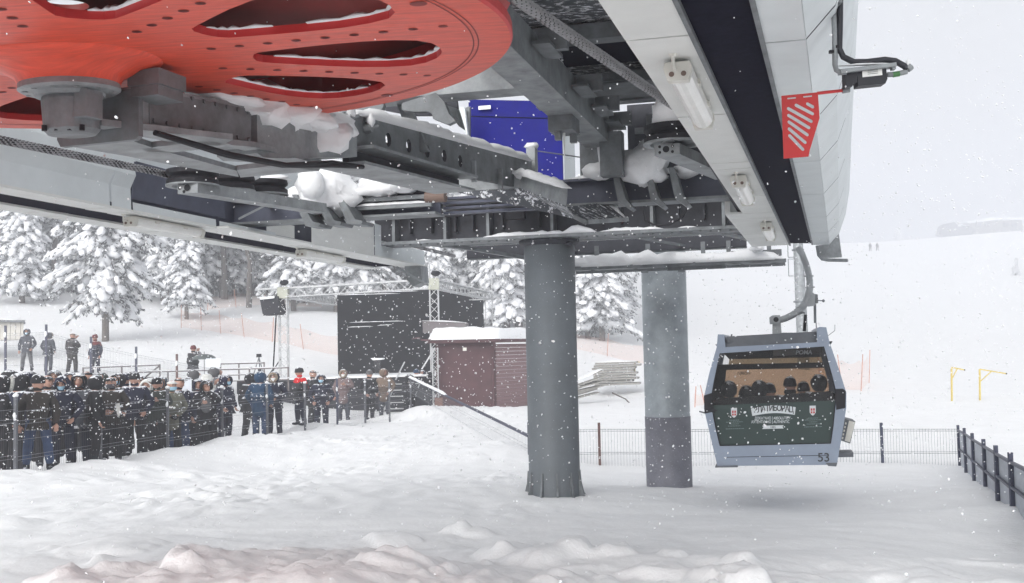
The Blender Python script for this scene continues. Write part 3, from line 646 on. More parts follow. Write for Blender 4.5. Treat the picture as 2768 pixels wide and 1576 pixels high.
w.prism([z1(x, y, 8.2) for x, y in ((440, 440), (570, 480), (640, 715), (600, 690), (500, 560))], U*.08); w.build('guide_arm', M['galvd'], cb)
w = MB().prism([z1(x, y, 8.6) for x, y in ((-260, 400), (560, 330), (580, 480), (440, 560), (60, 560), (-260, 500))], U*.05); w.build('back_plate', M['dark'], cb)
w = MB().prism([z1(x, y, 12.2) for x, y in ((575, 470), (665, 470), (700, 790), (640, 720))], U*.05); w.build('pale_post', M['whiteg'], cb)
w = MB().prism([z1(x, y, 12.3) for x, y in ((680, 470), (722, 460), (722, 800), (660, 720))], U*.05); w.build('dark_post', M['galvd'], cb)
MB().snowcap(S(7.7, -3.3, 2.14), S(7.7, -2.35, 2.14), .26, .09).blob(S(7.55, -2.75, 2.08), .06, .12, .06).build('lying_snow', M['snowcap'], cb)

# ------------------------------------------------------------------ cross beams
nb = thing('near_cross_beam', 'blue grey beam across the station with roller brackets and lying snow', 'steel beam', S(10.4, -3.3, 1.36))
w = MB()
for n0, n1 in ((-5.95, -3.55), (-2.3, -.62)):
    w.box(S(10.42, (n0+n1)/2, 1.48), U*.02, N*(n1-n0)/2, Z*.11, 1)
    w.box(S(10.4, (n0+n1)/2, 1.36), U*.14, N*(n1-n0)/2, Z*.012)
    w.box(S(10.4, (n0+n1)/2, 1.60), U*.10, N*(n1-n0)/2, Z*.012, 1)
w.box(S(10.25, -4.0, 1.52), U*.03, N*.42, Z*.02).box(S(10.25, -4.0, 1.44), U*.03, N*.42, Z*.02)
for z in (1.40, 1.45, 1.50, 1.55): w.box(S(10.7, -2.95, z), U*.05, N*.65, Z*.012, 1)
w.build('beam_body', [M['galvd'], M['navy']], nb)
w = MB()
for n in (-4.95, -4.72, -4.5): w.prism([S(10.28, n+a, z) for a, z in ((0, 1.58), (.05, 1.58), (.22, 1.30), (.30, 1.28), (.28, 1.25), (.14, 1.26))], U*-.3)
for n in (-1.72, -1.42, -1.2): w.prism([S(10.28, n+a, z) for a, z in ((-.03, 1.62), (.02, 1.62), (.09, 1.36), (.15, 1.28), (.12, 1.26), (.02, 1.34))], U*-.25)
w.build('bracket', M['galvd'], nb)
w = MB().snowcap(S(10.4, -4.9, 1.61), S(10.4, -3.55, 1.61), .26, .10).snowcap(S(10.25, -4.4, 1.46), S(10.25, -3.6, 1.46), .08, .03).snowcap(S(10.4, -2.3, 1.61), S(10.4, -.7, 1.61), .2, .07)
w.build('lying_snow', M['snowcap'], nb)
mbm = thing('main_cross_beam', 'dark plate girder on the thick column carrying the station', 'steel girder', S(14.2, -3.3, 1.44))
w = MB(); n0, n1 = -5.80, -.72
w.box(S(14.22, (n0+n1)/2, 1.72), U*.02, N*(n1-n0)/2, Z*.24, 1)
w.box(S(14.1, (n0+n1)/2, 1.455), U*.25, N*(n1-n0)/2, Z*.02).box(S(14.1, (n0+n1)/2, 1.97), U*.2, N*(n1-n0)/2, Z*.02, 1)
for i in range(40): w.lathe([(.014, -.012), (.014, 0), (0, -.012)], S(13.9+.08*(i % 2), n0+.15+.12*i, 1.435), Z, 6)
w.build('girder_body', [M['galvd'], M['dark']], mbm)
MB().tube([S(13.95, n0+.3*i+.2, 1.86+.03*math.sin(i*1.7)) for i in range(16)], .018, 8).tube([S(13.93, n0+.3*i+.3, 1.80+.02*math.sin(i*1.3+1)) for i in range(16)], .012, 8).build('cable_run', M['black'], mbm)
w = MB()
for i, n in enumerate((-5.45, -5.25, -4.95, -4.72, -4.6, -4.36, -4.12, -3.95, -3.45, -3.25, -2.6, -2.36, -1.95, -1.62, -1.3, -1.05)):
    t = .012 if i % 3 else .02
    w.box(S(14.15, n, 1.72), U*(.06 if i % 3 else .14), N*t, Z*(.12 if i % 3 else .235), 0 if i % 3 == 0 else 1)
w.build('stiffener', [M['galvd'], M['dark']], mbm)
w = MB()
for n, l, h in ((-5.0, .35, .04), (-3.6, 1.2, .06), (-2.9, .5, .12), (-2.2, .9, .05), (-1.5, .3, .06)): w.snowcap(S(13.98, n-l/2, 1.475), S(13.98, n+l/2, 1.475), .16, h)
w.build('lying_snow', M['snowcap'], mbm)
w = MB(); cps = [S(14.0, -2.0, 1.9), S(13.95, -2.05, 1.75), S(13.95, -2.02, 1.6), S(13.95, -1.9, 1.53), S(13.95, -1.72, 1.53), S(13.95, -1.55, 1.62), S(13.98, -1.45, 1.8), S(14, -1.44, 1.95)]
w.tube(cps, .014, 6); w.box(S(13.9, -3.7, 1.75), U*.05, N*.12, Z*.055); w.build('cable_loop', M['black'], mbm)
# rear framing under the station
rf2 = thing('rear_floor_frame', 'thin grey bracing frame behind the dark girder', 'steel frame', S(16, -3, 1.45))
w = MB()
w.box(S(16.2, -3.0, 1.50), U*.03, N*2.1, Z*.09, 1).box(S(15.2, -3.0, 1.52), U*.05, N*2.2, Z*.02)
for n in (-5.0, -3.9, -2.3, -1.2): w.bar(S(14.4, n, 1.46), S(16.2, n+.5, 1.46), .09, .03)
w.bar(S(14.4, -4.7, 1.43), S(17.3, -3.1, 1.2), .06, .05); w.box(S(16.25, -3.0, 1.40), U*.05, N*2.1, Z*.012)
w.build('brace', [M['galvd'], M['dark']], rf2)

# ------------------------------------------------------------------ columns
def column(name, label, c, r, top, mats, foot):
    base = gz(c.x, c.y)-.3
    t = thing(name, label, 'column', (c.x, c.y, base)); return t, base
c1 = S(14.3, -3.36, 0); t, b0 = column('support_column', 'thick dark grey steel column with finned foot in the snow', c1, .336, 1.43, None, True)
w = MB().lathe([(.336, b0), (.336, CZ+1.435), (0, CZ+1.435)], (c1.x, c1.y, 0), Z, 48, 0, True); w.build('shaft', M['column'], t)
w = MB(); gb = CZ-1.98
for i in range(11):
    a = i*2*math.pi/11+.2; d = V((math.cos(a), math.sin(a), 0)); s_ = V((-d.y, d.x, 0))
    w.prism([V((c1.x, c1.y, 0))+d*r+Z*z-s_*.012 for r, z in ((.33, gb+.38), (.352, gb+.38), (.365, gb+.22), (.40, gb+.08), (.47, gb+.0), (.50, gb-.03), (.50, gb-.3), (.33, gb-.3))], s_*.024)
w.lathe([(.33, gb+.04), (.47, gb-.0), (.47, gb-.05), (.33, gb-.05)], (c1.x, c1.y, 0), Z, 32, 0); w.build('foot_fin', M['galvd'], t)
w = MB().lathe([(.34, CZ+1.36), (.40, CZ+1.40), (.40, CZ+1.432)], (c1.x, c1.y, 0), Z, 32).blob((c1.x+.25, c1.y-.3, CZ+1.36), .05, .03, .03).build('head_plate', M['dark'], t)
c2 = PD(*D(1666, 1000), 16.9); t, b0 = column('rear_support_column', 'paler grey column with darker lower sleeve standing left of the gondola', c2, .34, 1.4, None, False)
r2 = .342; zs = PD(*D(1668, 1043), 16.55).z
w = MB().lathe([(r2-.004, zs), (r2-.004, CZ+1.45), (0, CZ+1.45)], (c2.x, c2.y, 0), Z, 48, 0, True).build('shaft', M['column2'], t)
w = MB().lathe([(r2+.003, b0), (r2+.003, zs), (r2-.004, zs)], (c2.x, c2.y, 0), Z, 48, 0, True).build('lower_sleeve', M['column3'], t)
w = MB()
for q in ((1610, 676), (1702, 674)): p = PD(*D(*q), 16.5); w.box(p, U*.05, N*.05, Z*.03).blob(p+Z*.05, .05, .05, .04)
w.build('clamp_lug', M['galvd'], t)

# ------------------------------------------------------------------ track canopies with the dark rail slot
rc = thing('right_track_canopy', 'white panelled canopy with dark slot ending above the gondola', 'track canopy', S(9, -.3, 1.25))
nL = lambda u: -.454+.0172*(u-4); nR = lambda u: -.169+.0178*(u-4); nF = lambda u: -.009+.0215*(u-4)
nI = lambda u: (-.712+.0125*(u-3.9)) if u < 10.75 else -.79+.015*(u-10.85)
ZF = 1.25; G2 = .010
cutsI = [-2, 1.5, 4.45, 6.05, 7.70, 7.98, 9.5, 10.75, 11.2, 12.8, 13.3, 14.45]
endI = 14.45
for a, b_ in zip(cutsI, cutsI[1:]):
    a2, b2 = a+G2, b_-G2
    w = MB().prism([S(a2, nI(a2+.001), ZF), S(a2, nL(a2), ZF), S(b2, nL(b2), ZF), S(b2, nI(b2-.001), ZF)], Z*.02)
    w.build('underside_panel', M['white'], rc)
w = MB()
for a, b_ in ((-2, 10.74), (10.76, 14.45)):
    w.prism([S(a, nI(a+.001)+.05, ZF+.02), S(a, nI(a+.001), ZF+.02), S(a, nI(a+.001)-.0, ZF+.30), S(a, nI(a+.001)+.05, ZF+.3)], S(b_, nI(b_-.001), 0)-S(a, nI(a+.001), 0))
w.build('inner_edge_strip', M['white'], rc)
cutsO = [-2, 2.5, 4.677, 6.4, 7.856, 9.62, 11.4, 13.0, 14.62]
for a, b_ in zip(cutsO, cutsO[1:]):
    a2, b2 = a+G2*1.0, b_-G2*1.0
    MB().prism([S(a2, nR(a2), ZF), S(a2, nF(a2), ZF), S(b2, nF(b2), ZF), S(b2, nR(b2), ZF)], Z*.02).build('underside_panel', M['whiteg'], rc)
prof = [(0, 0), (.12, .13), (.205, .36), (.25, .62), (.27, 1.0), (.26, 1.6)]
for a, b_ in zip(cutsO, cutsO[1:]):
    a2, b2 = a+G2*1.0, b_-G2*1.0
    w = MB(); vs = []
    for x, z in prof:
        for u in (a2, b2):
            uu = u if not (b_ == 14.62 and u == b2) else u-.02-max(0, z-.25)*1.1
            vs.append(S(uu, nF(u)+x+.002, ZF+z+.002))
    w.add(vs, [[2*i, 2*i+1, 2*i+3, 2*i+2] for i in range(len(prof)-1)])
    w.build('side_panel', M['whiteg'], rc)
w = MB()
w.prism([S(-2, nI(-2)+.06, ZF+.05), S(-2, nF(-2)-.02, ZF+.05), S(14.4, nF(14.4)-.02, ZF+.05), S(14.4, -.68, ZF+.05)], Z*.02)
w.prism([S(-2, .1, ZF+1.55), S(-2, -.1, ZF+1.55), S(14.0, 0, ZF+1.55), S(14.0, .45, ZF+1.55)], Z*.03)
w.prism([S(14.4, -.7, ZF+.03), S(14.4, .2, ZF+.03), S(14.4, .4, ZF+.4), S(14.0, .45, ZF+1.5), S(14.0, -.7, ZF+1.5)], U*.01, 0)
w.build('inner_backing', M['dark'], rc)
w = MB().prism([S(-2, nL(-2)+.004, ZF+.018), S(-2, nR(-2)-.004, ZF+.018), S(14.55, nR(14.55)-.004, ZF+.018), S(14.4, nL(14.4)+.004, ZF+.018)], Z*.02)
w.build('rail_slot', M['slot'], rc)
w = MB()
for f_, s_ in ((nL, 1), (nR, -1)): w.prism([S(-2, f_(-2), ZF-.008), S(-2, f_(-2)+.02*s_, ZF-.008), S(-2, f_(-2)+.02*s_, ZF+.015), S(-2, f_(-2), ZF+.015)], S(14.5, f_(14.5), 0)-S(-2, f_(-2), 0))
w.build('slot_lip', M['galvd'], rc)
def lamp(u0, u1, n, label, grp):
    c = S((u0+u1)/2, n, ZF-.09); t = thing('strip_light', label, 'strip light', c, grp); L = u1-u0
    ends = []
    w = MB(); w.prism([S(u0, n+a, ZF+z) for a, z in ((-.062, -.045), (-.045, -.10), (.045, -.10), (.062, -.045), (.055, -.02), (-.055, -.02))], U*.06)
    w.prism([S(u1-.05, n+a, ZF+z) for a, z in ((-.062, -.045), (-.045, -.10), (.045, -.10), (.062, -.045), (.055, -.02), (-.055, -.02))], U*.05)
    for a in (-.026, .026): w.lathe([(0, 0), (.012, 0)], S(u0-.003, n+a, ZF-.072), -U, 10, 1)
    w.build('end_cap', [M['lampw'], M['brown']], t)
    w = MB(); pr = [(.055*math.cos(q), -.045-.055*math.sin(q)) for q in [math.pi*i/8 for i in range(9)]]
    w.prism([S(u0+.06, n+a, ZF+z) for a, z in pr+[(-.055, -.03), (.055, -.03)]], U*(L-.11)); w.build('diffuser', M['tube'], t)
    w = MB().box(S((u0+u1)/2, n, ZF-.022), U*(L/2-.02), N*.05, Z*.01)
    w.tube([S(u0-.06, n-.01, ZF), S(u0-.06, n-.01, ZF-.05), S(u0+.01, n-.01, ZF-.055)], .008, 6).lathe([(.02, 0), (.012, -.012), (0, -.012)], S(u0-.06, n-.01, ZF), Z, 8)
    for u in (u0+.3*L, u1-.3*L): w.box(S(u, n+.06, ZF-.035), U*.03, N*.006, Z*.012)
    w.build('mount', M['lampw'], t); return t
lg = 'strip lights under the track canopies'
lamp(4.78, 5.95, -.535, 'strip light nearest the camera on the right canopy', lg)
lamp(8.2, 9.38, -.50, 'middle strip light of the right canopy beyond the red paddle', lg)
lamp(11.5, 12.7, -.44, 'farthest small strip light at the gondola end of the right canopy', lg)
lamp(8.45, 9.62, -5.76, 'longer strip light on the left canopy in front of the snowy forest', lg)
lamp(11.95, 13.15, -5.83, 'farther strip light on the left canopy near the dark screen', lg)

lc = thing('left_track_canopy', 'pale grey panelled canopy with dark slot sloping across the forest', 'track canopy', S(10, -6, 1.25))
# inner wall of stepped panels: (n, z) rings
wallp = [(-5.62, 0), (-5.63, .20), (-5.575, .31), (-5.60, .46), (-5.70, .6)]
def lpanel(a, b_, pr, m='whiteg', nm='side_panel'):
    w = MB(); n = len(pr); vs = [S(a+.012, x, ZF+z) for x, z in pr]+[S(b_-.012, x, ZF+z) for x, z in pr]
    vs += [v-N*.02 for v in vs]
    fs = [[i, i+1, n+i+1, n+i] for i in range(n-1)]
    w.add(vs[:2*n], fs); return w.build(nm, M[m], lc)
for a, b_ in ((-2, 2.4), (2.4, 5.2), (5.2, 8.0), (8.0, 8.3)): lpanel(a, b_, wallp)
lpanel(8.3, 9.7, [(-5.62, 0), (-5.625, .085)]); lpanel(9.7, 10.9, [(-5.6, 0), (-5.6, .07)])
lpanel(10.9, 11.6, [(-5.72, 0), (-5.72, .22)], 'white'); lpanel(11.6, 13.5, [(-5.52, 0), (-5.52, .44)], 'white'); lpanel(13.5, 13.75, [(-5.52, 0), (-5.52, .44)], 'whiteg'); lpanel(13.75, 15.6, [(-5.56, 0), (-5.58, .25)], 'whiteg')
cl = [-2, 2.4, 5.2, 8.0, 8.3, 9.7, 11.6, 13.5, 15.5]
for a, b_ in zip(cl, cl[1:]):
    ni = -5.62 if b_ <= 9.8 else -5.5
    MB().prism([S(a+G2, -5.875, ZF), S(a+G2, ni, ZF), S(b_-G2, ni, ZF), S(b_-G2, -5.855, ZF)], Z*.02).build('underside_panel', M['white'], lc)
    MB().prism([S(a+G2, -6.5, ZF), S(a+G2, -6.27, ZF), S(b_-G2, -6.25, ZF), S(b_-G2, -6.5, ZF)], Z*.02).build('underside_panel', M['white'], lc)
MB().prism([S(-2, -6.272, ZF+.018), S(-2, -5.87, ZF+.018), S(15.3, -5.855, ZF+.018), S(15.3, -6.25, ZF+.018)], Z*.02).build('rail_slot', M['slot'], lc)
w = MB().prism([S(-2, -6.5, ZF+.05), S(-2, -5.7, ZF+.05), S(15.4, -5.7, ZF+.05), S(15.4, -6.5, ZF+.05)], Z*.02)
w.prism([S(8.4, -5.85, ZF+.02), S(8.4, -5.83, ZF+.5), S(15.5, -5.8, ZF+.5), S(15.5, -5.82, ZF+.02)], N*.012); w.build('inner_backing', M['navy'], lc)
w = MB().prism([S(-2, -6.5, ZF+.002), S(-2, -6.72, ZF+.3), S(-2, -6.78, ZF+1.3), S(-2, -6.76, ZF+1.3), S(-2, -6.70, ZF+.3), S(-2, -6.49, ZF+.02)], U*17.4); w.build('outer_wall', M['whiteg'], lc)
w = MB().prism([S(8.32, -5.65, ZF+.12), S(8.32, -5.60, ZF+.44), S(9.75, -5.60, ZF+.44), S(9.9, -5.65, ZF+.12)], N*.01); w.build('bare_sheet', M['navy'], lc)
MB().bar(S(10.0, -5.55, ZF+.12), S(10.3, -5.3, ZF+.33), .02, .02).build('stay_rod', M['galv'], lc)
w = MB().prism([S(15.2, n, ZF+z) for n, z in ((-5.75, 0), (-5.5, 0), (-5.48, -.24), (-5.62, -.30), (-5.72, -.2))], U*.3).bar(S(15.0, -5.8, ZF-.02), S(15.1, -5.35, ZF-.3), .03, .03)
w.build('end_deflector', M['galv'], lc)
de = thing('guide_deflector', 'grey steel guide plate with a bent rod hanging off the right canopy end', 'guide plate', S(14.8, .25, 1.1))
w = MB().prism([PU(2207, 664, 14.7), PU(2240, 660, 14.75), PU(2266, 620, 14.9), PU(2276, 695, 14.9), PU(2225, 698, 14.75), PU(2211, 690, 14.7)], U*.04); w.build('plate', M['galv'], de)
MB().tube([PU(2209, 664, 14.6), PU(2213, 690, 14.6), PU(2222, 700, 14.6), PU(2240, 703, 14.6), PU(2291, 704, 14.5)], .022, 8).build('rod', M['galv'], de)

# ------------------------------------------------------------------ sheaves
def sheave(name, label, c, r, h, grp, arm, n2=()):
    t = thing(name, label, 'pulley', c, grp)
    w = MB().lathe([(r-.05, h/2), (r, h/2), (r, h*.2), (r-.03, 0), (r, -h*.2), (r, -h/2), (r-.05, -h/2)], c, Z, 36, 0); w.build('tyre', M['black'], t)
    w = MB().lathe([(0, -h/2+.02), (r*.7, -h/2+.02), (r*.8, -h/2-.012), (r+.005, -h/2-.012), (r+.005, -h/2), (0, -h/2+.03)], c, Z, 36, 0).lathe([(0, h/2), (r-.05, h/2)], c, Z, 24); w.build('hub_disc', M['galv'], t)
    return t
sg = 'rubber tyred guide pulleys'
t = sheave('guide_pulley', 'big black pulley with a snow heap beside the right canopy', SR+V((0, 0, -.0)), .215, .12, sg, None)
MB().blob(SR+Z*.10, .19, .2, .15, 16, 10, .25, 1.4).blob(SR+Z*.15-U*.02-N*.05, .1, .1, .14, 12, 8, .2).build('lying_snow', M['snowcap'], t)
for i, (u, n, r, lb_) in enumerate(((7.98, -4.84, .21, 'leftmost black pulley where the rope meets the left canopy'), (8.55, -4.80, .19, 'middle black pulley of the left row'), (9.05, -4.74, .19, 'black pulley beside the snow heap in the left row'))):
    t = sheave('guide_pulley', lb_, S(u, n, 1.45+.03*i), r, .12, sg, None)
    MB().blob(S(u+.05, n+.05, 1.52+.03*i), r*.8, r*.8, .05, 12, 8, .2).build('lying_snow', M['snowcap'], t)
pa = thing('pulley_arm', 'grey arm with bolt holes under the left row of pulleys', 'steel arm', S(8.6, -4.75, 1.3))
w = MB().prism([S(7.82, -4.88, 1.30), S(7.82, -4.70, 1.30), S(9.7, -4.45, 1.34), S(9.7, -4.6, 1.34)], Z*.09, 0)
for du, dz in ((.0, .05), (.02, .09), (.02, .02)): w.lathe([(0, 0), (.014, 0)], S(7.815, -4.86+du*2, 1.295+dz), -U, 8, 1)
w.lathe([(0, 0), (.028, 0)], S(7.813, -4.79, 1.345), -U, 12, 1); w.build('arm_plate', [M['galv'], M['black']], pa)
w = MB().blob(S(10.1, -4.6, 1.60), .3, .28, .22, 16, 10, .3, 1.5).blob(S(9.75, -4.62, 1.64), .12, .13, .16, 14, 9, .12).blob(S(10.3, -4.15, 1.64), .2, .3, .13, 14, 9, .35).blob(S(10.2, -4.9, 1.60), .2, .2, .13).blob(S(10.2, -3.85, 1.63), .15, .25, .07).build('lying_snow', M['snowcap'], pa)
pb = thing('pulley_arm', 'grey arm with bolt holes under the pulley by the right canopy', 'steel arm', S(8.4, -.9, 1.4))
w = MB().prism([S(7.85, -1.06, 1.36), S(7.85, -.88, 1.36), S(9.6, -.62, 1.42), S(9.6, -.78, 1.42)], Z*.08, 0)
for du, dz in ((.0, .02), (.0, .06), (.09, .02), (.09, .06)): w.lathe([(0, 0), (.011, 0)], S(7.845, -1.02+du, 1.36+dz), -U, 8, 1)
w.lathe([(0, 0), (.024, 0)], S(7.843, -.975, 1.40), -U, 12, 1); w.build('arm_plate', [M['galv'], M['black']], pb)
MB().box(S(10.0, -1.38, 1.85), U*.06, N*.03, Z*.25).box(S(9.9, -1.72, 1.75), U*.08, N*.1, Z*.2).build('stand', M['galvd'], pb)
w = MB().blob(S(10.1, -1.45, 1.68), .22, .3, .20, 16, 10, .25).blob(S(10.3, -1.1, 1.62), .15, .3, .06).blob(S(10.1, -1.82, 1.85), .07, .06, .26, 12, 10, .2).blob(S(10.1, -1.88, 1.64), .15, .16, .08).build('lying_snow', M['snowcap'], pb)
bw = thing('end_bulkhead', 'dark sheet bulkhead behind the right pulley and its snow heap', 'bulkhead', S(11.2, -1.2, 1.6))
MB().prism([S(11.2, -1.78, 1.62), S(11.2, -.66, 1.62), S(11.2, -.66, 2.48), S(11.2, -1.78, 2.48)], U*.03).build('sheet', M['dark'], bw)
w = MB()
for n in (-1.5, -1.2, -.92): w.box(S(11.18, n, 2.05), U*.015, N*.02, Z*.40)
w.box(S(11.17, -1.2, 2.2), U*.02, N*.5, Z*.03); w.build('rib_frame', M['galvd'], bw)
po = thing('frame_post', 'grey post between the blue cabinet and the right pulley', 'steel post', S(10.4, -2.02, 1.6))
MB().box(S(10.4, -2.02, 1.86), U*.06, N*.09, Z*.27).build('post_body', M['galvd'], po)
MB().snowcap(S(10.4, -2.12, 1.60), S(10.4, -1.85, 1.60), .2, .08).build('lying_snow', M['snowcap'], po)

# ------------------------------------------------------------------ blue cabinet and the tray walkway
bc = thing('blue_cabinet', 'bright blue motor cabinet under the station roof', 'cabinet', S(12.5, -3.2, 1.9))
w = MB(); A_, B_ = PU(1270, 470, 12.6), PU(1522, 480, 12.6); up = Z*.90; dn = Z*-.1
w.prism([A_+dn, B_+dn, B_+up, A_+up], U*.7); w.build('body', M['blue'], bc)
MB().prism([B_+dn+N*.004, B_+N*.03+dn-U*.05, B_+N*.03+up-U*.05, B_+up+N*.004], U*.6).build('side_cover', M['whiteg'], bc)
w = MB().box(PU(1310, 291, 12.55), U*.01, N*.075, Z*.022, 0); w.build('paper_label', M['tube'], bc)
MB().prism([A_+up*.0+Z*.69-U*.006, B_+Z*.69-U*.006, B_+Z*.7-U*.006, A_+Z*.7-U*.006], U*.004).build('seam', M['slot'], bc)
MB().snowcap(S(12.35, -3.2, 1.80), S(12.35, -1.9, 1.80), .25, .12).snowcap(S(12.5, -2.0, 1.85), S(12.5, -1.4, 1.83), .2, .12).build('lying_snow', M['snowcap'], bc)
bp = thing('beam_end_post', 'short grey post with cable at the end of the perforated beam', 'steel post', C(6.4, 0, 1.55))
MB().box(C(6.4, .0, 1.79), CU*.045, CN*.045, Z*.20).build('post_body', M['galv'], bp)
MB().tube([C(6.42, .05, 1.95), C(6.6, .6, 1.85), C(6.8, 1.2, 1.74), C(7, 1.6, 1.62)], .007, 5).build('stay_cable', M['galvd'], bp)
MB().blob(C(6.4, 0, 2.0), .07, .07, .035).build('lying_snow', M['snowcap'], bp)
tr = thing('tray_frame', 'hexagonal grey tray frame rimmed with snow at the beam end', 'steel tray', S(10, -3, 1.4))
ub = 9.9
top = [PU(*q, ub) for q in ((1240, 474), (1407, 470), (1533, 508))]; top[2] = PU(1533, 508, 9.1)
bot = [PU(*q, ub) for q in ((1237, 520), (1405, 512))]+[PU(1530, 560, 9.1)]
w = MB()
for i in (0, 1): w.prism([bot[i], bot[i+1], top[i+1], top[i]], U*.02)
w.build('rim', M['galv'], tr)
w = MB().prism([bot[0], bot[1], bot[2], bot[2]+U*.9+N*-.1, bot[1]+U*.7+N*-.35, ][:5], Z*.012)
w.build('perforated_floor', M['frost'], tr)
w = MB().snowcap(top[0], top[1], .14, .075).snowcap(top[1], top[2], .12, .06).snowcap(bot[0]+U*.05+Z*.02, bot[1]+U*.05+Z*.02, .06, .03).blob(top[1], .06, .05, .05); w.build('lying_snow', M['snowcap'], tr)
w = MB().lathe([(.0, -.1), (.05, -.1), (.055, .1), (0, .1)], S(9.9, -3.42, 1.46), N, 14); w.build('roller', M['brown'], tr)
wk = thing('mesh_walkway', 'frosted mesh walkway panel hanging beside the thick column', 'walkway', S(11.5, -2, 1.4))
q = [PU(*p, u) for p, u in (((1520, 565), 9.8), ((1640, 550), 10.4), ((1695, 593), 10.4), ((1585, 600), 9.8))]
MB().prism(q, Z*.015).build('mesh_floor', M['frost'], wk)
w = MB().bar(q[0]-Z*.01, q[3]-Z*.01, .05, .04).bar(q[1]-Z*.01, q[2]-Z*.01, .04, .04).bar(q[3], q[2], .04, .04); w.build('edge_angle', M['galv'], wk)
MB().snowcap(q[1], q[2], .08, .05).build('lying_snow', M['snowcap'], wk)
cw = thing('catwalk', 'narrow snow covered catwalk hanging behind the columns', 'catwalk', S(16.2, -2, 1.2))
w = MB(); a_, b_ = PD(1545, 728, 15.8), PD(2120, 705, 15.8)
w.bar(a_, b_, .22, .05).bar(a_+U*.3, b_+U*.3, .05, .1)
for f_ in (.1, .3, .45, .62, .8, .95): q = a_.lerp(b_, f_); w.bar(q, q-Z*.05, .05, .05)
for f_ in (.12, .36, .62, .74, .93): q = a_.lerp(b_, f_); w.bar(q, q+Z*.32, .06, .04, up=U)
w.build('deck', M['galvd'], cw)
w = MB().bar(a_.lerp(b_, .75)+Z*.12, a_.lerp(b_, .985)+Z*.12, .1, .09).bar(a_.lerp(b_, .45)-Z*.05, a_.lerp(b_, .72)-Z*.05, .08, .05); w.build('cable_box', M['galvd'], cw)
w = MB().snowcap(a_-N*.05+Z*.02, a_.lerp(b_, .99)+Z*.02, .28, .17, amp=.5).blob(a_.lerp(b_, .33)+Z*.07, .15, .16, .08).blob(a_.lerp(b_, .04)+Z*.08, .2, .15, .08).blob(a_.lerp(b_, .87)+Z*.18, .1, .3, .06)
w.build('lying_snow', M['snowcap'], cw)

# ------------------------------------------------------------------ sensor bracket and red paddle
sb = thing('sensor_bracket', 'bent steel bracket with black cable and sensor box at upper right', 'sensor bracket', PD(2290, 200, 4.6))
dS = 4.6
def q5(x, y, d=dS): return PD(2068+x/3.64, y/3.64, d)
w = MB().tube([q5(668, -120), q5(672, 0), q5(685, 300), q5(690, 640), q5(702, 690), q5(740, 712), q5(800, 708)], .012, 6)
w.bar(q5(730, 712), q5(1275, 645), .05, .016).bar(q5(1240, 668), q5(1275, 664), .03, .02); w.build('bent_strip', M['galv'], sb)
w = MB().tube([q5(740, -120), q5(738, 100), q5(735, 300), q5(730, 480), q5(770, 560), q5(870, 610), q5(1000, 610), q5(1180, 588), q5(1280, 600), q5(1370, 650), q5(1400, 680)], .0135, 10); w.build('flexible_conduit', M['cable'], sb)
w = MB().tube([q5(1400, 680), q5(1420, 665), q5(1435, 650)], .016, 8).tube([q5(1310, 725), q5(1395, 705)], .011, 8); w.build('cable_gland', M['galv'], sb)
w = MB().tube([q5(1255, 735), q5(1320, 725)], .012, 8); w.build('green_plug', M['green'], sb)
MB().tube([q5(1205, 735), q5(1255, 733)], .011, 8).build('connector', M['galvd'], sb)
w = MB().prism([q5(905, 700), q5(1190, 665), q5(1205, 775), q5(1185, 820), q5(915, 848)], V((0, .06, 0))).prism([q5(790, 708), q5(905, 695), q5(905, 815), q5(865, 822), q5(860, 850), q5(795, 865)], V((0, .05, 0)))
w.build('sensor_box', M['cable'], sb)
MB().prism([q5(955, 690, dS-.003), q5(1150, 670, dS-.003), q5(1155, 738, dS-.003), q5(960, 760, dS-.003)], V((0, .002, 0))).build('label_plate', M['tube'], sb)
w = MB(); 
for yy in (694, 708, 725): w.prism([q5(1010, yy+2, dS-.005), q5(1110, yy-8, dS-.005), q5(1110, yy-4, dS-.005), q5(1010, yy+6, dS-.005)], V((0, .001, 0)))
w.build('printed_lines', M['galvd'], sb)
w = MB().lathe([(.014, -.006), (.014, .006)], q5(708, 465), Z, 10).box(q5(660, 510), (.012, 0, 0), (0, .01, 0), (0, 0, .006)); w.build('cable_tie', M['black'], sb)
w = MB().snowcap(q5(730, 640), q5(1270, 620), .03, .012).blob(q5(1410, 625), .012, .01, .02); w.build('lying_snow', M['snowcap'], sb)
w = MB().box(q5(530, -20), (.08, 0, 0), (0, .06, 0), (0, 0, .04)).lathe([(.08, 0), (.07, -.03), (0, -.03)], q5(530, 30), Z, 16); w.build('junction_box', M['galv'], sb)
pd_ = thing('red_paddle', 'red paddle plate with slanted white slots hanging on a red rod', 'paddle', PD(2200, 320, 4.75))
out = [(163, 943), (520, 908), (537, 1160), (440, 1478), (428, 1540), (185, 1560)]
def q6(x, y): return q5(x, y, 4.7)
slots = []
def slot(x0, y0, x1, y1, w_=17):
    dx, dy = x1-x0, y1-y0; L = math.hypot(dx, dy); ex, ey = dx/L, dy/L; px, py = -ey, ex; o = []
    for i in range(7): a = math.pi/2+math.pi*i/6; o.append((x0+w_*(math.cos(a)*ex+math.sin(a)*px), y0+w_*(math.cos(a)*ey+math.sin(a)*py)))
    for i in range(7): a = -math.pi/2+math.pi*i/6; o.append((x1+w_*(math.cos(a)*ex+math.sin(a)*px), y1+w_*(math.cos(a)*ey+math.sin(a)*py)))
    return o
for s_ in ((420, 1022, 470, 1050), (308, 1035, 468, 1118), (232, 1068, 455, 1193), (234, 1135, 432, 1255), (238, 1200, 416, 1325), (240, 1268, 395, 1400), (244, 1335, 372, 1468), (250, 1415, 345, 1520), (258, 1480, 300, 1545)): slots.append(slot(*s_))
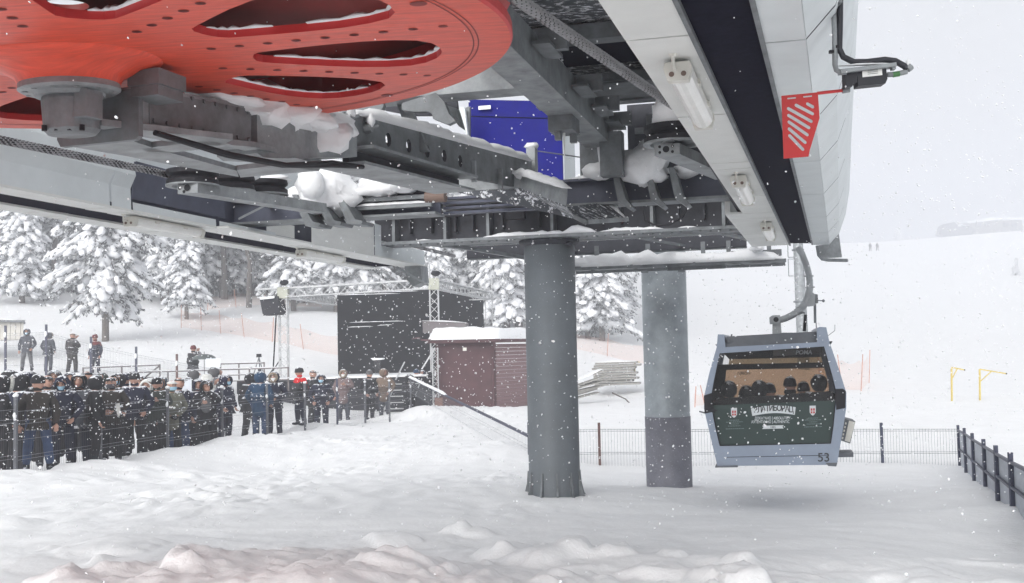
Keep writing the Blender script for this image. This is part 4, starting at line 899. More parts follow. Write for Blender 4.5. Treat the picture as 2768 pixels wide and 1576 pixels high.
slots.append([(218, 962), (305, 953), (308, 968), (222, 977)]); slots.append([(375, 945), (465, 936), (462, 952), (378, 960)])
# plate is a sheet with the slots cut through it
o2 = [V((x, y, 0)) for x, y in out]
slots = [s_ for s_ in slots if all(y < 1532 for x, y in s_)]
hs_ = [[V((x, y, 0)) for x, y in s_] for s_ in slots]; tri = geometry.tessellate_polygon([o2]+hs_); fl_ = o2+[p for h in hs_ for p in h]
w = MB(); fr_ = [q6(p.x, p.y) for p in fl_]; bk = [p+V((0, .006, 0)) for p in fr_]
w.add(fr_, [list(t) for t in tri]); w.add(bk, [list(t)[::-1] for t in tri])
for h in [o2]+hs_:
    m = len(h); w.add([q6(p.x, p.y) for p in h]+[q6(p.x, p.y)+V((0, .006, 0)) for p in h], [[i, (i+1) % m, (i+1) % m+m, i+m] for i in range(m)])
w.build('slotted_plate', mat('red_paddle_paint', (.50, .018, .018), .45, var=.05), pd_)
MB().tube([q6(515, 918), q6(770, 890)], .007, 8).build('rod', M['redplain'], pd_)
MB().tube([q6(760, 892), q6(830, 880)], .013, 8).build('rod_clamp', M['galv'], pd_)
# ------------------------------------------------------------------ gondola
cd = 14.2; cs = .005124; CAZ = math.radians(13); CX = V((math.cos(CAZ), -math.sin(CAZ), 0)); CY = V((math.sin(CAZ), math.cos(CAZ), 0))
CO = PD(*D(1937, 1163), cd)
def zp(x, y):                  # close-up pixel -> cabin local x, z
    px, py = (1880+x/2.24)/K, (650+y/2.24)/K
    return ((px-1937+.021*(1163-py))*cs, (1163-py+.021*(px-1937))*cs)
def cl_(x, y, dep=0, sc2=1.0): a, b_ = zp(x, y); return CO+CX*a*sc2+Z*b_*sc2+CY*dep
CABM = mat('gondola_grey_paint', (.235, .28, .355), .38, .2, var=.08, scale=4, spec=.5, coat=.1)
CABD = mat('gondola_dark_grey', (.10, .11, .125), .5, .2, var=.15)
NEARG = clear('tinted_window', (.84, .84, .84), .02); BROWN = clear('brown_window', (.66, .53, .42), .04)
SIDEG = clear('smoked_side_window', (.10, .09, .12), .06)
FILM = clear('green_advert_film', (.3, .4, .37), .05, ((.012, .037, .033), .84))
gon = thing('gondola', 'grey gondola cabin number 53 with a green advert, full of passengers', 'gondola', CO)
outl = [(150, 560), (95, 800), (65, 930), (62, 1010), (100, 1180), (140, 1360), (840, 1365), (870, 1200), (898, 1030), (900, 940), (860, 800), (790, 545)]
inn = [(160, 676), (120, 860), (104, 945), (108, 1010), (130, 1130), (155, 1240), (808, 1240), (825, 1130), (838, 1010), (842, 930), (825, 850), (776, 660)]
DEP = 1.85
w = MB()
def ringface(mb, o, i, d0, d1):
    n = len(o); O0 = [cl_(*p, d0) for p in o]; I0 = [cl_(*p, d0) for p in i]; O1 = [p+CY*(d1-d0) for p in O0]; I1 = [p+CY*(d1-d0) for p in I0]
    for k in range(n):
        j = (k+1) % n; mb.add([O0[k], O0[j], I0[j], I0[k]], [[0, 1, 2, 3][::-1]]); mb.add([O1[k], O1[j], I1[j], I1[k]], [[0, 1, 2, 3]])
        mb.add([O0[k], O0[j], O1[j], O1[k]], [[0, 1, 2, 3]]); mb.add([I0[k], I0[j], I1[j], I1[k]], [[3, 2, 1, 0]])
o2 = [p for p in outl]; o2[0] = (142, 640); o2[-1] = (806, 632)
ringface(w, o2, inn, 0, .10)
w.prism([cl_(*p, .0) for p in ((142, 640), (150, 560), (188, 562), (196, 640))], CY*DEP).prism([cl_(*p, .0) for p in ((735, 640), (735, 552), (752, 542), (790, 546), (806, 632))], CY*DEP)
w.build('front_frame', CABM, gon)
w = MB(); ringface(w, o2, inn, DEP-.1, DEP); w.build('rear_frame', CABM, gon)
w = MB()
for a, b_ in (((95, 800), (142, 640)), ((140, 1360), (100, 1180)), ((806, 632), (860, 800)), ((870, 1200), (840, 1365))):
    w.prism([cl_(*a, .1), cl_(*b_, .1), cl_(*b_, .1)+CX*(.02 if a[0] < 450 else -.02), cl_(*a, .1)+CX*(.02 if a[0] < 450 else -.02)], CY*(DEP-.2))
w.prism([cl_(140, 1340, .1), cl_(840, 1345, .1), cl_(840, 1362, .1), cl_(140, 1360, .1)], CY*(DEP-.2)); w.build('side_shell', CABM, gon)
w = MB()
for seq in (((95, 800), (65, 930), (62, 1010), (100, 1180)), ((870, 1200), (898, 1030), (900, 940), (860, 800))):
    for a, b_ in zip(seq, seq[1:]): w.prism([cl_(*a, .1), cl_(*b_, .1), cl_(*b_, .1)+CX*(.012 if a[0] < 450 else -.012), cl_(*a, .1)+CX*(.012 if a[0] < 450 else -.012)], CY*(DEP-.2))
w.build('side_window', SIDEG, gon)
w = MB(); 
w.prism([cl_(62, 930, -.004), cl_(112, 915, -.004), cl_(108, 1000, -.004), cl_(145, 1025, -.004), cl_(66, 1040, -.004)], CY*.003).prism([cl_(836, 915, -.004), cl_(880, 915, -.004), cl_(897, 930, -.004), cl_(893, 1030, -.004), cl_(840, 1040, -.004)], CY*.003)
w.build('corner_window', M['black'], gon)
w = MB().prism([cl_(200, 575, .08), cl_(735, 568, .08), cl_(735, 640, .05), cl_(196, 640, .05)], CY*(DEP-.16)); w.build('roof', CABD, gon)
# rubber seal round the panes
ci = (480, 950); w = MB(); nn_ = len(inn)
for k in range(nn_):
    a, b_ = inn[k], inn[(k+1) % nn_]; f_ = .985
    q = [a, b_, (ci[0]+(b_[0]-ci[0])*f_, ci[1]+(b_[1]-ci[1])*f_), (ci[0]+(a[0]-ci[0])*f_, ci[1]+(a[1]-ci[1])*f_)]; w.prism([cl_(*p, .012) for p in q], CY*.03)
w.build('rubber_seal', M['black'], gon)
# panes
fl2 = [(120, 860), (104, 945), (106, 992), (838, 985), (842, 930), (825, 850), (776, 660), (160, 676)]
MB().prism([cl_(*p, .05) for p in fl2], CY*.006).build('upper_window', NEARG, gon)
MB().prism([cl_(*p, .05) for p in ((106, 992), (108, 1010), (130, 1130), (155, 1240), (808, 1240), (825, 1130), (838, 1010), (838, 985))], CY*.006).build('advert_panel', FILM, gon)
fd = cd+DEP-.06
def zf(x, y): return PD(1880+x/2.24, 650+y/2.24, fd)
MB().prism([zf(*p) for p in ((186, 784), (798, 768), (838, 930), (815, 1240), (150, 1240), (176, 920))], CY*.006).build('rear_window', BROWN, gon)
w = MB().prism([zf(*p) for p in ((205, 720), (780, 706), (788, 738), (200, 752))], CY*.006); w.build('vent_window', clear('pale_vent_window', (.5, .42, .32), .04), gon)
w = MB().prism([zf(*p) for p in ((120, 752), (205, 750), (788, 738), (830, 740), (838, 770), (186, 784), (110, 790))], CY*.03).prism([zf(*p) for p in ((120, 630), (830, 610), (780, 706), (205, 720))], CY*.03).prism([zf(*p) for p in ((100, 784), (186, 784), (176, 920), (150, 1240), (100, 1240))], CY*.03)
w.prism([cl_(480, 668, .5), cl_(776, 655, .5), cl_(778, 700, .55), cl_(480, 712, .55)], CY*.02, 1)
w.build('inner_lining', [M['black'], mat('ceiling_trim', (.12, .11, .10), .6)], gon)
w = MB().prism([cl_(x, y, .30) for x, y in ((118, 975), (150, 955), (270, 955), (300, 968), (330, 952), (500, 952), (530, 962), (550, 945), (660, 942), (690, 955), (710, 938), (815, 935), (832, 955), (815, 1100), (130, 1100))], CY*.10).prism([cl_(160, 1240, .02), cl_(808, 1240, .02), cl_(808, 1262, .02), cl_(160, 1262, .02)], CY*(DEP-.1)); w.build('bench_shoulders', M['black'], gon)  # dark scalloped seat back added in place of the riders' merged shoulders
w = MB().prism([cl_(128, 1358, -.03), cl_(262, 1357, -.03), cl_(262, 1368, -.03), cl_(128, 1368, -.03)], CY*.3).prism([cl_(775, 1352, -.02), cl_(842, 1352, -.02), cl_(836, 1374, -.02), cl_(790, 1370, -.02)], CY*.2); w.build('bumper', CABD, gon)
MB().prism([cl_(185, 1306, -.003), cl_(790, 1306, -.003), cl_(790, 1309, -.003), cl_(185, 1309, -.003)], CY*.002).build('seam', M['slot'], gon)
w = MB().prism([cl_(895, 1105, .4), cl_(962, 1125, .4), cl_(930, 1258, .4), cl_(865, 1235, .4)], CY*.5)
for i in range(5): w.prism([cl_(903-i*5, 1128+i*22, .395), cl_(911-i*5, 1130+i*22, .395), cl_(909-i*5, 1142+i*22, .395), cl_(901-i*5, 1140+i*22, .395)], CY*.01, 1)
w.prism([cl_(925, 1118, .39), cl_(960, 1128, .39), cl_(928, 1250, .39), cl_(898, 1240, .39)], CY*.02, 1); w.build('ski_rack', [CABD, M['lampw']], gon)
MB().prism([cl_(845, 1312, .4), cl_(948, 1312, .4), cl_(948, 1340, .4), cl_(845, 1340, .4)], CY*.4).build('door_step', CABD, gon)
w = MB().prism([cl_(478, 480, .85), cl_(528, 480, .85), cl_(538, 628, .85), cl_(474, 628, .85)], CY*.06).prism([cl_(458, 462, .8), cl_(478, 450, .8), (cl_(525, 450, .8)), cl_(525, 505, .8), cl_(460, 505, .8)], CY*.16)
w.lathe([(0, 0), (.035, 0)], cl_(500, 478, .795), -CY, 14, 1).lathe([(.035, .004), (.048, .004), (.048, 0), (.035, 0)], cl_(500, 478, .795), -CY, 14, 0)
w.build('hanger_stem', [M['hanger'], M['black']], gon)
w = MB(); w.tube([cl_(x, y, .88) for x, y in ((520, 482), (560, 472), (605, 452), (650, 420), (682, 385), (702, 340), (712, 290), (712, 240), (705, 190), (690, 130), (665, 60), (640, 20))], [.045, .046, .048, .05, .05, .048, .046, .045, .044, .044, .043, .043], 10)
for x, y, a in ((605, 452, .9), (640, 430, .8), (668, 398, .6), (712, 282, 0), (706, 210, 0)): p = cl_(x, y, .88); w.box(p, CX*.062, CY*.05, Z*.008)
w.prism([cl_(680, 350, .85), cl_(722, 310, .85), cl_(745, 330, .85), cl_(740, 400, .85), cl_(700, 405, .85)], CY*.05); w.build('hanger_arm', M['hanger'], gon)
w = MB().prism([cl_(735, 325, .86), cl_(760, 330, .86), cl_(762, 385, .86), cl_(735, 390, .86)], CY*.04).tube([cl_(760, 368, .88), cl_(795, 372, .88)], .008, 6).blob(cl_(795, 372, .88), .02, .015, .02, amp=0).tube([cl_(742, 390, .88), cl_(742, 510, .88)], .018, 8).tube([cl_(748, 510, .88), cl_(750, 575, .88)], .007, 6)
w.tube([cl_(680, 445, .88), cl_(668, 440, .88), cl_(640, 450, .88)], .014, 6); w.build('grip_lever', M['galvd'], gon)
MB().tube([cl_(683, 455, .86), cl_(674, 560, .86)], .022, 8).build('damper', M['black'], gon)
w = MB().tube([cl_(235, 585, .2), cl_(470, 580, .5), cl_(540, 566, .7), cl_(620, 570, .7), cl_(680, 600, .5), cl_(700, 615, .3)], .006, 5).tube([cl_(240, 582, .15), cl_(720, 572, .15)], .008, 5)
w.blob(cl_(218, 612, .1), .06, .05, .05, amp=.2).blob(cl_(725, 600, .1), .06, .05, .05, amp=.2).tube([cl_(228, 590, .1), cl_(232, 563, .1)], .012, 6); w.build('roof_latch', CABD, gon)
MB().tube([cl_(803, 602, .5), cl_(852, 566, .5), cl_(853, 530, .5)], .004, 5).tube([cl_(62, 1045, .3), cl_(25, 1034, .3)], .01, 5).build('antenna', M['galvd'], gon)
# lettering (converted text curves)
def text(s, size, org, ax, az, m, name, parent, align='CENTER', bold=0, shear=0, sx=1.0, thick=.001):
    cu = bpy.data.curves.new('t', 'FONT'); cu.body = s; cu.size = 1; cu.align_x = align; cu.offset = bold; cu.shear = shear; cu.extrude = 0
    ob = bpy.data.objects.new('t', cu); COL.objects.link(ob); d = bpy.context.evaluated_depsgraph_get(); e = ob.evaluated_get(d); me = e.to_mesh()
    w = MB(); w.add([V(org)+ax*(v.co.x*size*sx)+az*(v.co.y*size) for v in me.vertices], [list(f.vertices) for f in me.polygons]); e.to_mesh_clear(); bpy.data.objects.remove(ob); bpy.data.curves.remove(cu)
    return w.build(name, m, parent)
LET = mat('pale_lettering', (.62, .66, .68), .6, var=.02); LETD = mat('dark_lettering', (.02, .025, .03), .6, var=.05); LETR = mat('red_lettering', (.45, .05, .05), .6)
adv = [o for o in kids(gon) if o.name.startswith('advert_panel')][0]
fz_ = .044
w = MB(); n_ = 16
top_ = [cl_(343+264*i/n_, 1018-16*math.sin(math.pi*i/n_), fz_) for i in range(n_+1)]; bt_ = [cl_(351+250*i/n_, 1064-14*math.sin(math.pi*i/n_), fz_) for i in range(n_+1)]
w.add(top_+bt_, [[i, i+1, n_+2+i, n_+1+i] for i in range(n_)]); w.build('sign_banner', LET, adv)
for i, ch in enumerate('ЗЛАТИБОРАЦ'):
    t_ = (i+.5)/10; text(ch, .108, cl_(360+232*t_, 1050-14*math.sin(math.pi*t_), fz_-.003), CX, Z, LETD, 'letter', adv, bold=.022, sx=.78)
for s_, x, y, al in (('ДОКАЗАНО', 462, 1088, 'RIGHT'), ('АУТЕНТИЧНО', 462, 1110, 'RIGHT'), ('ABSOLUTELY', 476, 1088, 'LEFT'), ('AUTHENTIC', 476, 1110, 'LEFT')): text(s_, .050, cl_(x, y, fz_), CX, Z, LET, 'slogan', adv, al, bold=.01, sx=.72)
MB().prism([cl_(468, 1070, fz_), cl_(470, 1070, fz_), cl_(470, 1114, fz_), cl_(468, 1114, fz_)], CY*.001).build('divider', LET, adv)
MB().prism([cl_(*p, fz_) for p in ((408, 1124), (536, 1124), (528, 1134), (536, 1144), (408, 1144), (416, 1134))], CY*.001).build('date_ribbon', LET, adv)
text('· 1885 ·', .036, cl_(472, 1140, fz_-.003), CX, Z, LETD, 'date', adv, bold=.01)
for x in (242, 706):
    MB().prism([cl_(*p, fz_) for p in ((x-18, 1012), (x+18, 1012), (x+18, 1052), (x+9, 1066), (x, 1072), (x-9, 1066), (x-18, 1052))], CY*.001).build('crest', LET, adv)
    w = MB()
    for a, b_, c, d_ in ((-12, 1028, -2, 1042), (2, 1028, 12, 1042), (-12, 1046, -2, 1058), (2, 1046, 12, 1058)): w.prism([cl_(x+a, b_, fz_-.003), cl_(x+c, b_, fz_-.003), cl_(x+c, d_, fz_-.003), cl_(x+a, d_, fz_-.003)], CY*.001)
    w.build('crest_field', LETR, adv)
    w = MB(); rr = random.Random(x)
    for i, (l, y) in enumerate(((28, 1085), (48, 1096), (20, 1108), (36, 1120), (50, 1137))):
        xx = x-l
        while xx < x+l: q = rr.uniform(5, 12); w.prism([cl_(xx, y, fz_), cl_(xx+q, y, fz_), cl_(xx+q, y+2.4, fz_), cl_(xx, y+2.4, fz_)], CY*.001); xx += q+3
    w.build('small_print', mat('faded_lettering', (.25, .33, .33), .6), adv)
text('POMA', .075, cl_(664, 704, .49), CX, Z, LET, 'maker_lettering', gon, bold=.03, shear=.15)
text('ΛIЯION', .055, zf(292, 812)-CY*.01, CX, Z, LETD, 'window_lettering', gon, bold=.02)
text('53', .155, cl_(765, 1344, -.004), CX, Z, LETD, 'cabin_number', gon, bold=.01)
# riders, seen from behind through the glass
fl0 = cl_(450, 1250, 0)
for i, (x, ht, hat, lb) in enumerate(((212, 870, 'hood', 'gondola passenger at the left window in a wide dark hood'), (400, 874, 'fur', 'gondola passenger in a fluffy hood second from left'), (460, 900, 'beanie', 'small gondola passenger peeking beside the fluffy hood'), (585, 864, 'beanie', 'gondola passenger in a dark hat right of the middle'), (760, 850, 'hood', 'tallest gondola passenger at the right window'), (318, 912, 'hood', 'gondola passenger sunk low in the gap right of the leftmost rider'), (672, 905, 'beanie', 'gondola passenger sunk low in the gap left of the tallest rider'))):
    tp = cl_(x, ht, 0); sc0 = 1.0
    ph = 1.30; p = cl_(x, 1250, (.42, .42, .52, .42, .42, .95, .95)[i]); p.z = tp.z-ph*1.0+.02
    person(p, math.pi-CAZ+random.uniform(-.2, .2), ph, lb, pose=7, top='black' if i != 1 else 'brown', legs='black', hat=hat, hatc='black', glove='black', head=random.uniform(-.4, .4), group='passengers inside the gondola', sc_=1.10, no_feet=True)
# ------------------------------------------------------------------ trees
BARK = mat('bark', (.15, .135, .125), .9, var=.3, scale=12, bump=.5, bscale=20); NEED = mat('needles', (.20, .207, .21), .8, var=.35, scale=5, spec=.2); TSN = mat('tree_snow', (.84, .85, .87), .8, var=.02, spec=.2)
def make_tree(seed, h, spread, bare, kind, npad, name, label, group):
    r = random.Random(seed); t = thing(name, label, 'tree', (0, 0, 0), group)
    tk = MB(); cv = [V((r.uniform(-.12, .12)*i, r.uniform(-.1, .1)*i, h*.93*i/6)) for i in range(7)]; cv[0] = V((0, 0, -.6))
    tk.tube(cv, [h*.021*(1-.82*i/6) for i in range(7)], 7)
    def axis_at(z): q = max(0, min(5.99, z/(h*.93)*6)); i = int(q); return cv[i].lerp(cv[i+1], q-i)
    cw_, sn_ = MB(), MB()
    for k in range(npad):
        f = (k+r.random())/npad; z = h*(bare+(1-bare)*f)
        if kind == 'cone': L = spread*(1-f)**.75*r.uniform(.55, 1.05)+.25
        else: L = spread*math.sin(math.pi*min(1, .18+f*.80))**.8*r.uniform(.45, 1.08)+.2
        an = r.uniform(0, 2*math.pi); d = V((math.cos(an), math.sin(an), 0)); a0 = axis_at(z)
        droop = r.uniform(.25, .6)*L*(1.0 if kind == 'cone' else .7); lift = 0.1*L
        mid = a0+d*L*.5+Z*(lift-droop*.2); tip = a0+d*L-Z*droop
        if r.random() < .7: tk.tube([a0, mid, tip], [.035+.012*L, .03, .012], 4, caps=False)
        m = max(1, int(L/.33))
        for j in range(m):
            q = (j+.6)/m; c = (a0.lerp(mid, q*2) if q < .5 else mid.lerp(tip, q*2-1)); s_ = d.cross(Z)
            sz = r.uniform(.26, .54)*(.7+.5*(1-q))*(h/11)**.5
            dirv = (d*.86-Z*(.25+.5*q)).normalized(); n_ = s_.cross(dirv).normalized(); n_ = n_ if n_.z > 0 else -n_
            if r.random() < .93: sn_.blob(c+s_*r.uniform(-.25, .25)*L*q+Z*.05, sz*r.uniform(.9, 1.5), sz*r.uniform(.55, 1.0), sz*r.uniform(.34, .62), 7, 5, .45, 2.2, ax=(dirv, s_, n_), seed=r.random()*60)
            for _ in range(8):                       # twig and needle tufts below and past the snow
                p = c+d*r.uniform(-.4, .5)*sz*1.8+s_*r.uniform(-1, 1)*sz*1.3-Z*r.uniform(.0, .28)*sz*2
                l = r.uniform(.16, .36)*(h/11)**.5; e = (d*r.uniform(-.2, 1)+s_*r.uniform(-.8, .8)-Z*r.uniform(.1, .9)).normalized()*l; b_ = e.cross(V((r.random(), r.random(), r.random()))).normalized()*l*.22
                cw_.add([p-b_*.5, p+e*.5+b_, p+e, p+e*.5-b_], [[0, 1, 2, 3]], 0)
                if r.random() < .6: cw_.add([p+Z*.02-b_*.4, p+e*.5+b_*.7+Z*.03, p+e*.9+Z*.02, p+e*.5-b_*.7+Z*.03], [[0, 1, 2, 3]], 1)
    tk.build('trunk', BARK, t); cw_.build('crown', [NEED, TSN], t); sn_.build('lying_snow', TSN, t); return t
fg = 'snow laden pines of the hazy forest'; FL = 'snow laden pine in the dense hazy forest behind the stage'
protos = [make_tree(1, 11, 2.6, .10, 'cone', 150, 'pine_tree', FL, fg), make_tree(2, 12, 2.3, .38, 'pine', 120, 'pine_tree', FL, fg), make_tree(3, 9.5, 2.4, .14, 'cone', 120, 'pine_tree', FL, fg), make_tree(4, 13, 2.0, .45, 'pine', 110, 'pine_tree', FL, fg), make_tree(5, 10, 3.1, .16, 'pine', 170, 'pine_tree', FL, fg)]
used = [False]*5
def put_tree(k, px, d, sc_=1.0, label=None, rot=None, py=900, group=fg):
    o = copy_tree(protos[k]) if used[k] else protos[k]; used[k] = True
    p = gp(px, d, py); o.location = p; o.rotation_euler.z = random.uniform(0, 6.28) if rot is None else rot; o.scale = (sc_*random.uniform(.92, 1.08), sc_*random.uniform(.92, 1.08), sc_)
    o['label'] = label or FL
    if group: o['group'] = group
    elif 'group' in o: del o['group']
    return o
put_tree(4, 285, 58, .98, 'biggest snow laden tree with forked trunk behind the four people on the terrace', 1.0, group=None)
put_tree(2, 505, 71, .80, 'short bushy snow laden pine at the forest edge right of the biggest tree', 2.0, group=None)
put_tree(2, 795, 76, .98, 'snow laden pine right behind the hanging loudspeaker', .5, group=None)
put_tree(0, 1372, 77, 1.0, 'tall snow laden pine just right of the dark screen', 3.1, group=None)
put_tree(4, 1590, 80, .95, 'thick snow laden tree visible between the two columns', 2.2, group=None)
put_tree(2, 1668, 92, .95, 'outermost snow laden tree at the right end of the forest', 4.2, group=None)
put_tree(3, 600, 84, .8, 'thin bare stemmed pine beside the orange net', 0, group=None)
put_tree(0, 60, 74, .9, None); put_tree(2, 575, 86, .9, None); put_tree(0, 648, 90, .85, None); put_tree(4, 722, 93, .9, None); put_tree(2, 440, 80, .85, None); put_tree(0, 880, 88, .9, None); put_tree(4, 985, 90, .95, None); put_tree(3, 150, 80, .8, None); put_tree(3, 690, 90, .8, None)
rr = random.Random(11); n_t = 0
for row, d0 in enumerate((80, 88, 96, 105, 115, 126, 138, 152)):
    x = -130+rr.uniform(0, 60)
    while x < 1640-row*6:
        d = d0+rr.uniform(-3.5, 3.5); k = rr.choice((0, 1, 1, 2, 3, 3, 4, 0))
        if not (row < 2 and 300 < x < 560 and rr.random() < .5): put_tree(k, x, d, rr.uniform(.78, 1.12)*(1.0 if row < 4 else 1.12)); n_t += 1
        x += rr.uniform(48, 92)*(96/d0)**.3
print('trees', n_t)
ht_ = put_tree(0, 2752, 215, .34, 'pale snow covered tree at the right edge of the ski slope', .4, group=None)
hg = 'faint trees on the far hilltop'
for i, (px, d, s_) in enumerate(((2395, 440, .75), (2440, 445, .9), (2472, 450, .8), (2515, 520, .6), (2560, 500, .5), (2150, 560, .6))): put_tree((0, 3, 0, 2, 2, 2)[i], px, d, s_, 'faint tree on the foggy far hilltop', group=hg)

# ------------------------------------------------------------------ welded mesh fences
FM = mat('fence_grey_wire', (.20, .21, .23), .5, .2, var=.1); FP = mat('fence_post_paint', (.045, .05, .085), .5, .1, var=.2, frost=(30, .66)); FPG = mat('grey_fence_post', (.10, .105, .12), .5, .2, var=.2, frost=(40, .64)); FD = mat('dark_wire', (.05, .052, .06), .6); FW = mat('rimed_wire', (.30, .31, .34), .7, var=.2)
FB = mat('brown_fence_post', (.11, .06, .055), .6, var=.2)
def mesh_panel(mb, a, b_, h0, h1, nrow=(0, .06, .4, .46, .8, .86, 1), step=.05, r=.004, hm=0):
    L = (b_-a).length; n = max(2, int(L/step)); dv = (b_-a)/n
    for i in range(n+1):
        p = a+dv*i; mb.bar(p+Z*h0, p+Z*h1, r, r)
    for f_ in nrow: z = h0+(h1-h0)*f_; mb.bar(a+Z*z, b_+Z*z, r*1.5, r*1.9, mat=hm)
cf = thing('mesh_fence', 'grey wire mesh fence with snow tipped posts holding back the crowd', 'fence', (-6, 29, 0))
k0 = V((-.4477*18.6, 18.6, 0)); kd = V((.0272*18.6, .1316*18.6, 0)); FPTS = []
for k, y in enumerate((1072, 1061, 1050, 1048, 1036, 1036, 1023, 1034, 1030, 1020)):
    p = k0+kd*k; sx = 1384+3000*p.x/p.y; q = PD(sx, y, p.y); FPTS.append((V((p.x, p.y, 0)), q.z))
FPTS.insert(0, (k0-kd, FPTS[0][1]+.03))
for i, (p, zt) in enumerate(FPTS):
    w = MB(); m_ = FPG if i not in (7,) else FP
    w.bar(p+Z*(zt-2.0), p+Z*zt, .05, .05, up=kd); w.build('post', m_, cf)
    w = MB().blob(p+Z*(zt+.02), .05, .05, .035, 8, 5, .2).blob(p+Z*(zt-.33)-V((0, .04, 0)), .03, .03, .06, 8, 5, .3); w.build('snow_tip', M['snowcap'], cf)
for (a, za), (b_, zb) in zip(FPTS, FPTS[1:]):
    w = MB(); z0 = min(za, zb)-.20; mesh_panel(w, a, b_, z0-1.45, z0, nrow=(0, .05, .25, .43, .47, .66, .84, .88, .99), step=.06, r=.0026, hm=1); w.build('mesh_panel', [FD, FW], cf)
sf = thing('sloping_fence', 'wire mesh fence with a snow covered top rail slanting down behind the thick column', 'fence', (-2, 31, 0))
e0, e1 = FPTS[-1], PD(1429, 1177, 22)
w = MB(); a = PD(1106, 1021, 40.6); b_ = PD(1428, 1178, 22.1); w.bar(a, b_, .05, .05); w.build('top_rail', FP, sf); MB().snowcap(a.lerp(b_, .0)+Z*.02, a.lerp(b_, .45)+Z*.02, .12, .07, seg=40).build('lying_snow', M['snowcap'], sf)
w = MB(); n = 150
for i in range(n): p = a.lerp(b_, i/n); w.bar(p-Z*.55, p+Z*.03, .003, .003)
for z in (.2, .27, .5): w.bar(a-Z*z, b_-Z*z, .004, .004)
w.build('mesh_panel', FM, sf)
p = PD(1429, 1142, 22); MB().bar(p-Z*.9, p, .06, .06).build('post', FP, sf)
rf3 = thing('rear_mesh_fence', 'low wire mesh fence crossing the snow behind both columns', 'fence', (3, 22, -.5))
pts = [(1429, 1158), (1619, 1152), (2000, 1153), (2382, 1152), (2588, 1152)]; P3 = [PD(x, y, 22+.5*(x-1429)/1160) for x, y in pts]
for i, q in enumerate(P3[1:-1]): MB().bar(q-Z*.8, q+Z*.07, .05, .05).build('post', FP if i else FB, rf3)
for a, b_ in zip(P3, P3[1:]): w = MB(); mesh_panel(w, a-Z*.85, b_-Z*.85, 0, .80, nrow=(.38, .42, .94, .985), step=.06, r=.0045); w.build('mesh_panel', FM, rf3)
pf = thing('panel_fence', 'grey sheet panel fence with dark posts leading off at right', 'fence', (7, 17, -.5))
PP = []
for x, yt, yb, d in ((2589, 1149, 1262, 22.5), (2606, 1157, 1276, 20.3), (2627.5, 1171, 1300, 18.1), (2658, 1187, 1326, 15.8), (2691, 1204, 1364, 13.6), (2730.5, 1223, 1372, 11.5), (2790, 1247, 1420, 9.4), (2880, 1290, 1500, 7.4)): PP.append((PD(x, yt, d), PD(x, yb, d)))
sheet = mat('translucent_fence_sheet', (.42, .45, .50), .55, var=.12, scale=2, stretch=(1, 1, 6))
for i, (t_, b_) in enumerate(PP): MB().bar(V((t_.x, t_.y, b_.z-.3)), t_, .042, .042).build('post', FP, pf)
for i, ((t0, b0), (t1, b1)) in enumerate(zip(PP, PP[1:])):
    of = V((.03, 0, 0)); hh = min(t0.z-b0.z, t1.z-b1.z)
    w = MB(); q0, q1 = t0-Z*.10, t1-Z*.10
    w.prism([q0+of-Z*(hh+.1), q1+of-Z*(hh+.1), q1+of, q0+of], V((.01, 0, 0))); w.build('sheet_panel', sheet, pf)
    w = MB().bar(q0, q1, .03, .03).bar(q0-Z*hh*.48, q1-Z*hh*.48, .03, .025)
    w.build('rail', FP, pf)

# rear terrace fence, rails, barriers
tf = thing('terrace_fence', 'thin wire fence with tall dark posts along the upper terrace', 'fence', (-14, 41, 1))
TP = []
for i, (x, yt, m_) in enumerate(((15, 880, FP), (125, 877, FP), (246, 910, FP), (368, 937, FP), (478, 957, FB), (577, 977, FP))):
    q = PD(x, yt, 41.5); TP.append(q); MB().bar(q-Z*1.9, q, .07, .07).build('post', m_, tf)
    MB().blob(q-Z*.35-V((0, .05, 0)), .05, .04, .1).build('snow_tip', M['snowcap'], tf)
for a, b_ in zip(TP, TP[1:]):
    w = MB()
    for z in (.30, .38, .75, .83, 1.15, 1.5): w.bar(a-Z*z, b_-Z*z, .007, .007)
    n = 30
    for i in range(n): p = a.lerp(b_, i/n); w.bar(p-Z*1.6, p-Z*.28, .004, .004)
    w.build('mesh_panel', FM, tf)
RL = mat('railing_steel', (.14, .12, .12), .55, .2, var=.2)
def railing(name, label, pts, d, drops, grp='stage railings', hgt=.9):
    t = thing(name, label, 'railing', PD(pts[0][0], pts[0][1]+40, d), grp); w = MB()
    P_ = [PD(x, y, d+(.3*i)) for i, (x, y) in enumerate(pts)]
    for a, b_ in zip(P_, P_[1:]): w.bar(a, b_, .05, .05); w.bar(a-Z*hgt*.5, b_-Z*hgt*.5, .04, .04)
    w.build('rail', RL, t)
    a, b_ = P_[0], P_[-1]
    for f_ in drops: p = a.lerp(b_, f_); MB().bar(p-Z*hgt, p+Z*.03, .05, .05).build('post', RL, t)
    w = MB()
    for a, b_ in zip(P_, P_[1:]): w.snowcap(a+Z*.025, b_+Z*.025, .07, .035, seg=12); w.snowcap(a-Z*hgt*.5+Z*.02, b_-Z*hgt*.5+Z*.02, .06, .03, seg=12)
    w.build('lying_snow', M['snowcap'], t); return t
railing('metal_railing', 'brown railing with a diagonal brace below the terrace at left', [(225, 995), (432, 987)], 42.5, (0, .5, 1))
railing('metal_railing', 'low railing running to the white paper sheet', [(350, 1007), (580, 1001)], 42, (.1, .45, .98))
railing('metal_railing', 'upper railing with end post right of the white paper sheet', [(596, 984), (714, 981)], 44, (.0, .42, 1))
railing('metal_railing', 'longer lower railing ending at the stage tower', [(577, 1000), (779, 994)], 43, (.02, .48, 1))
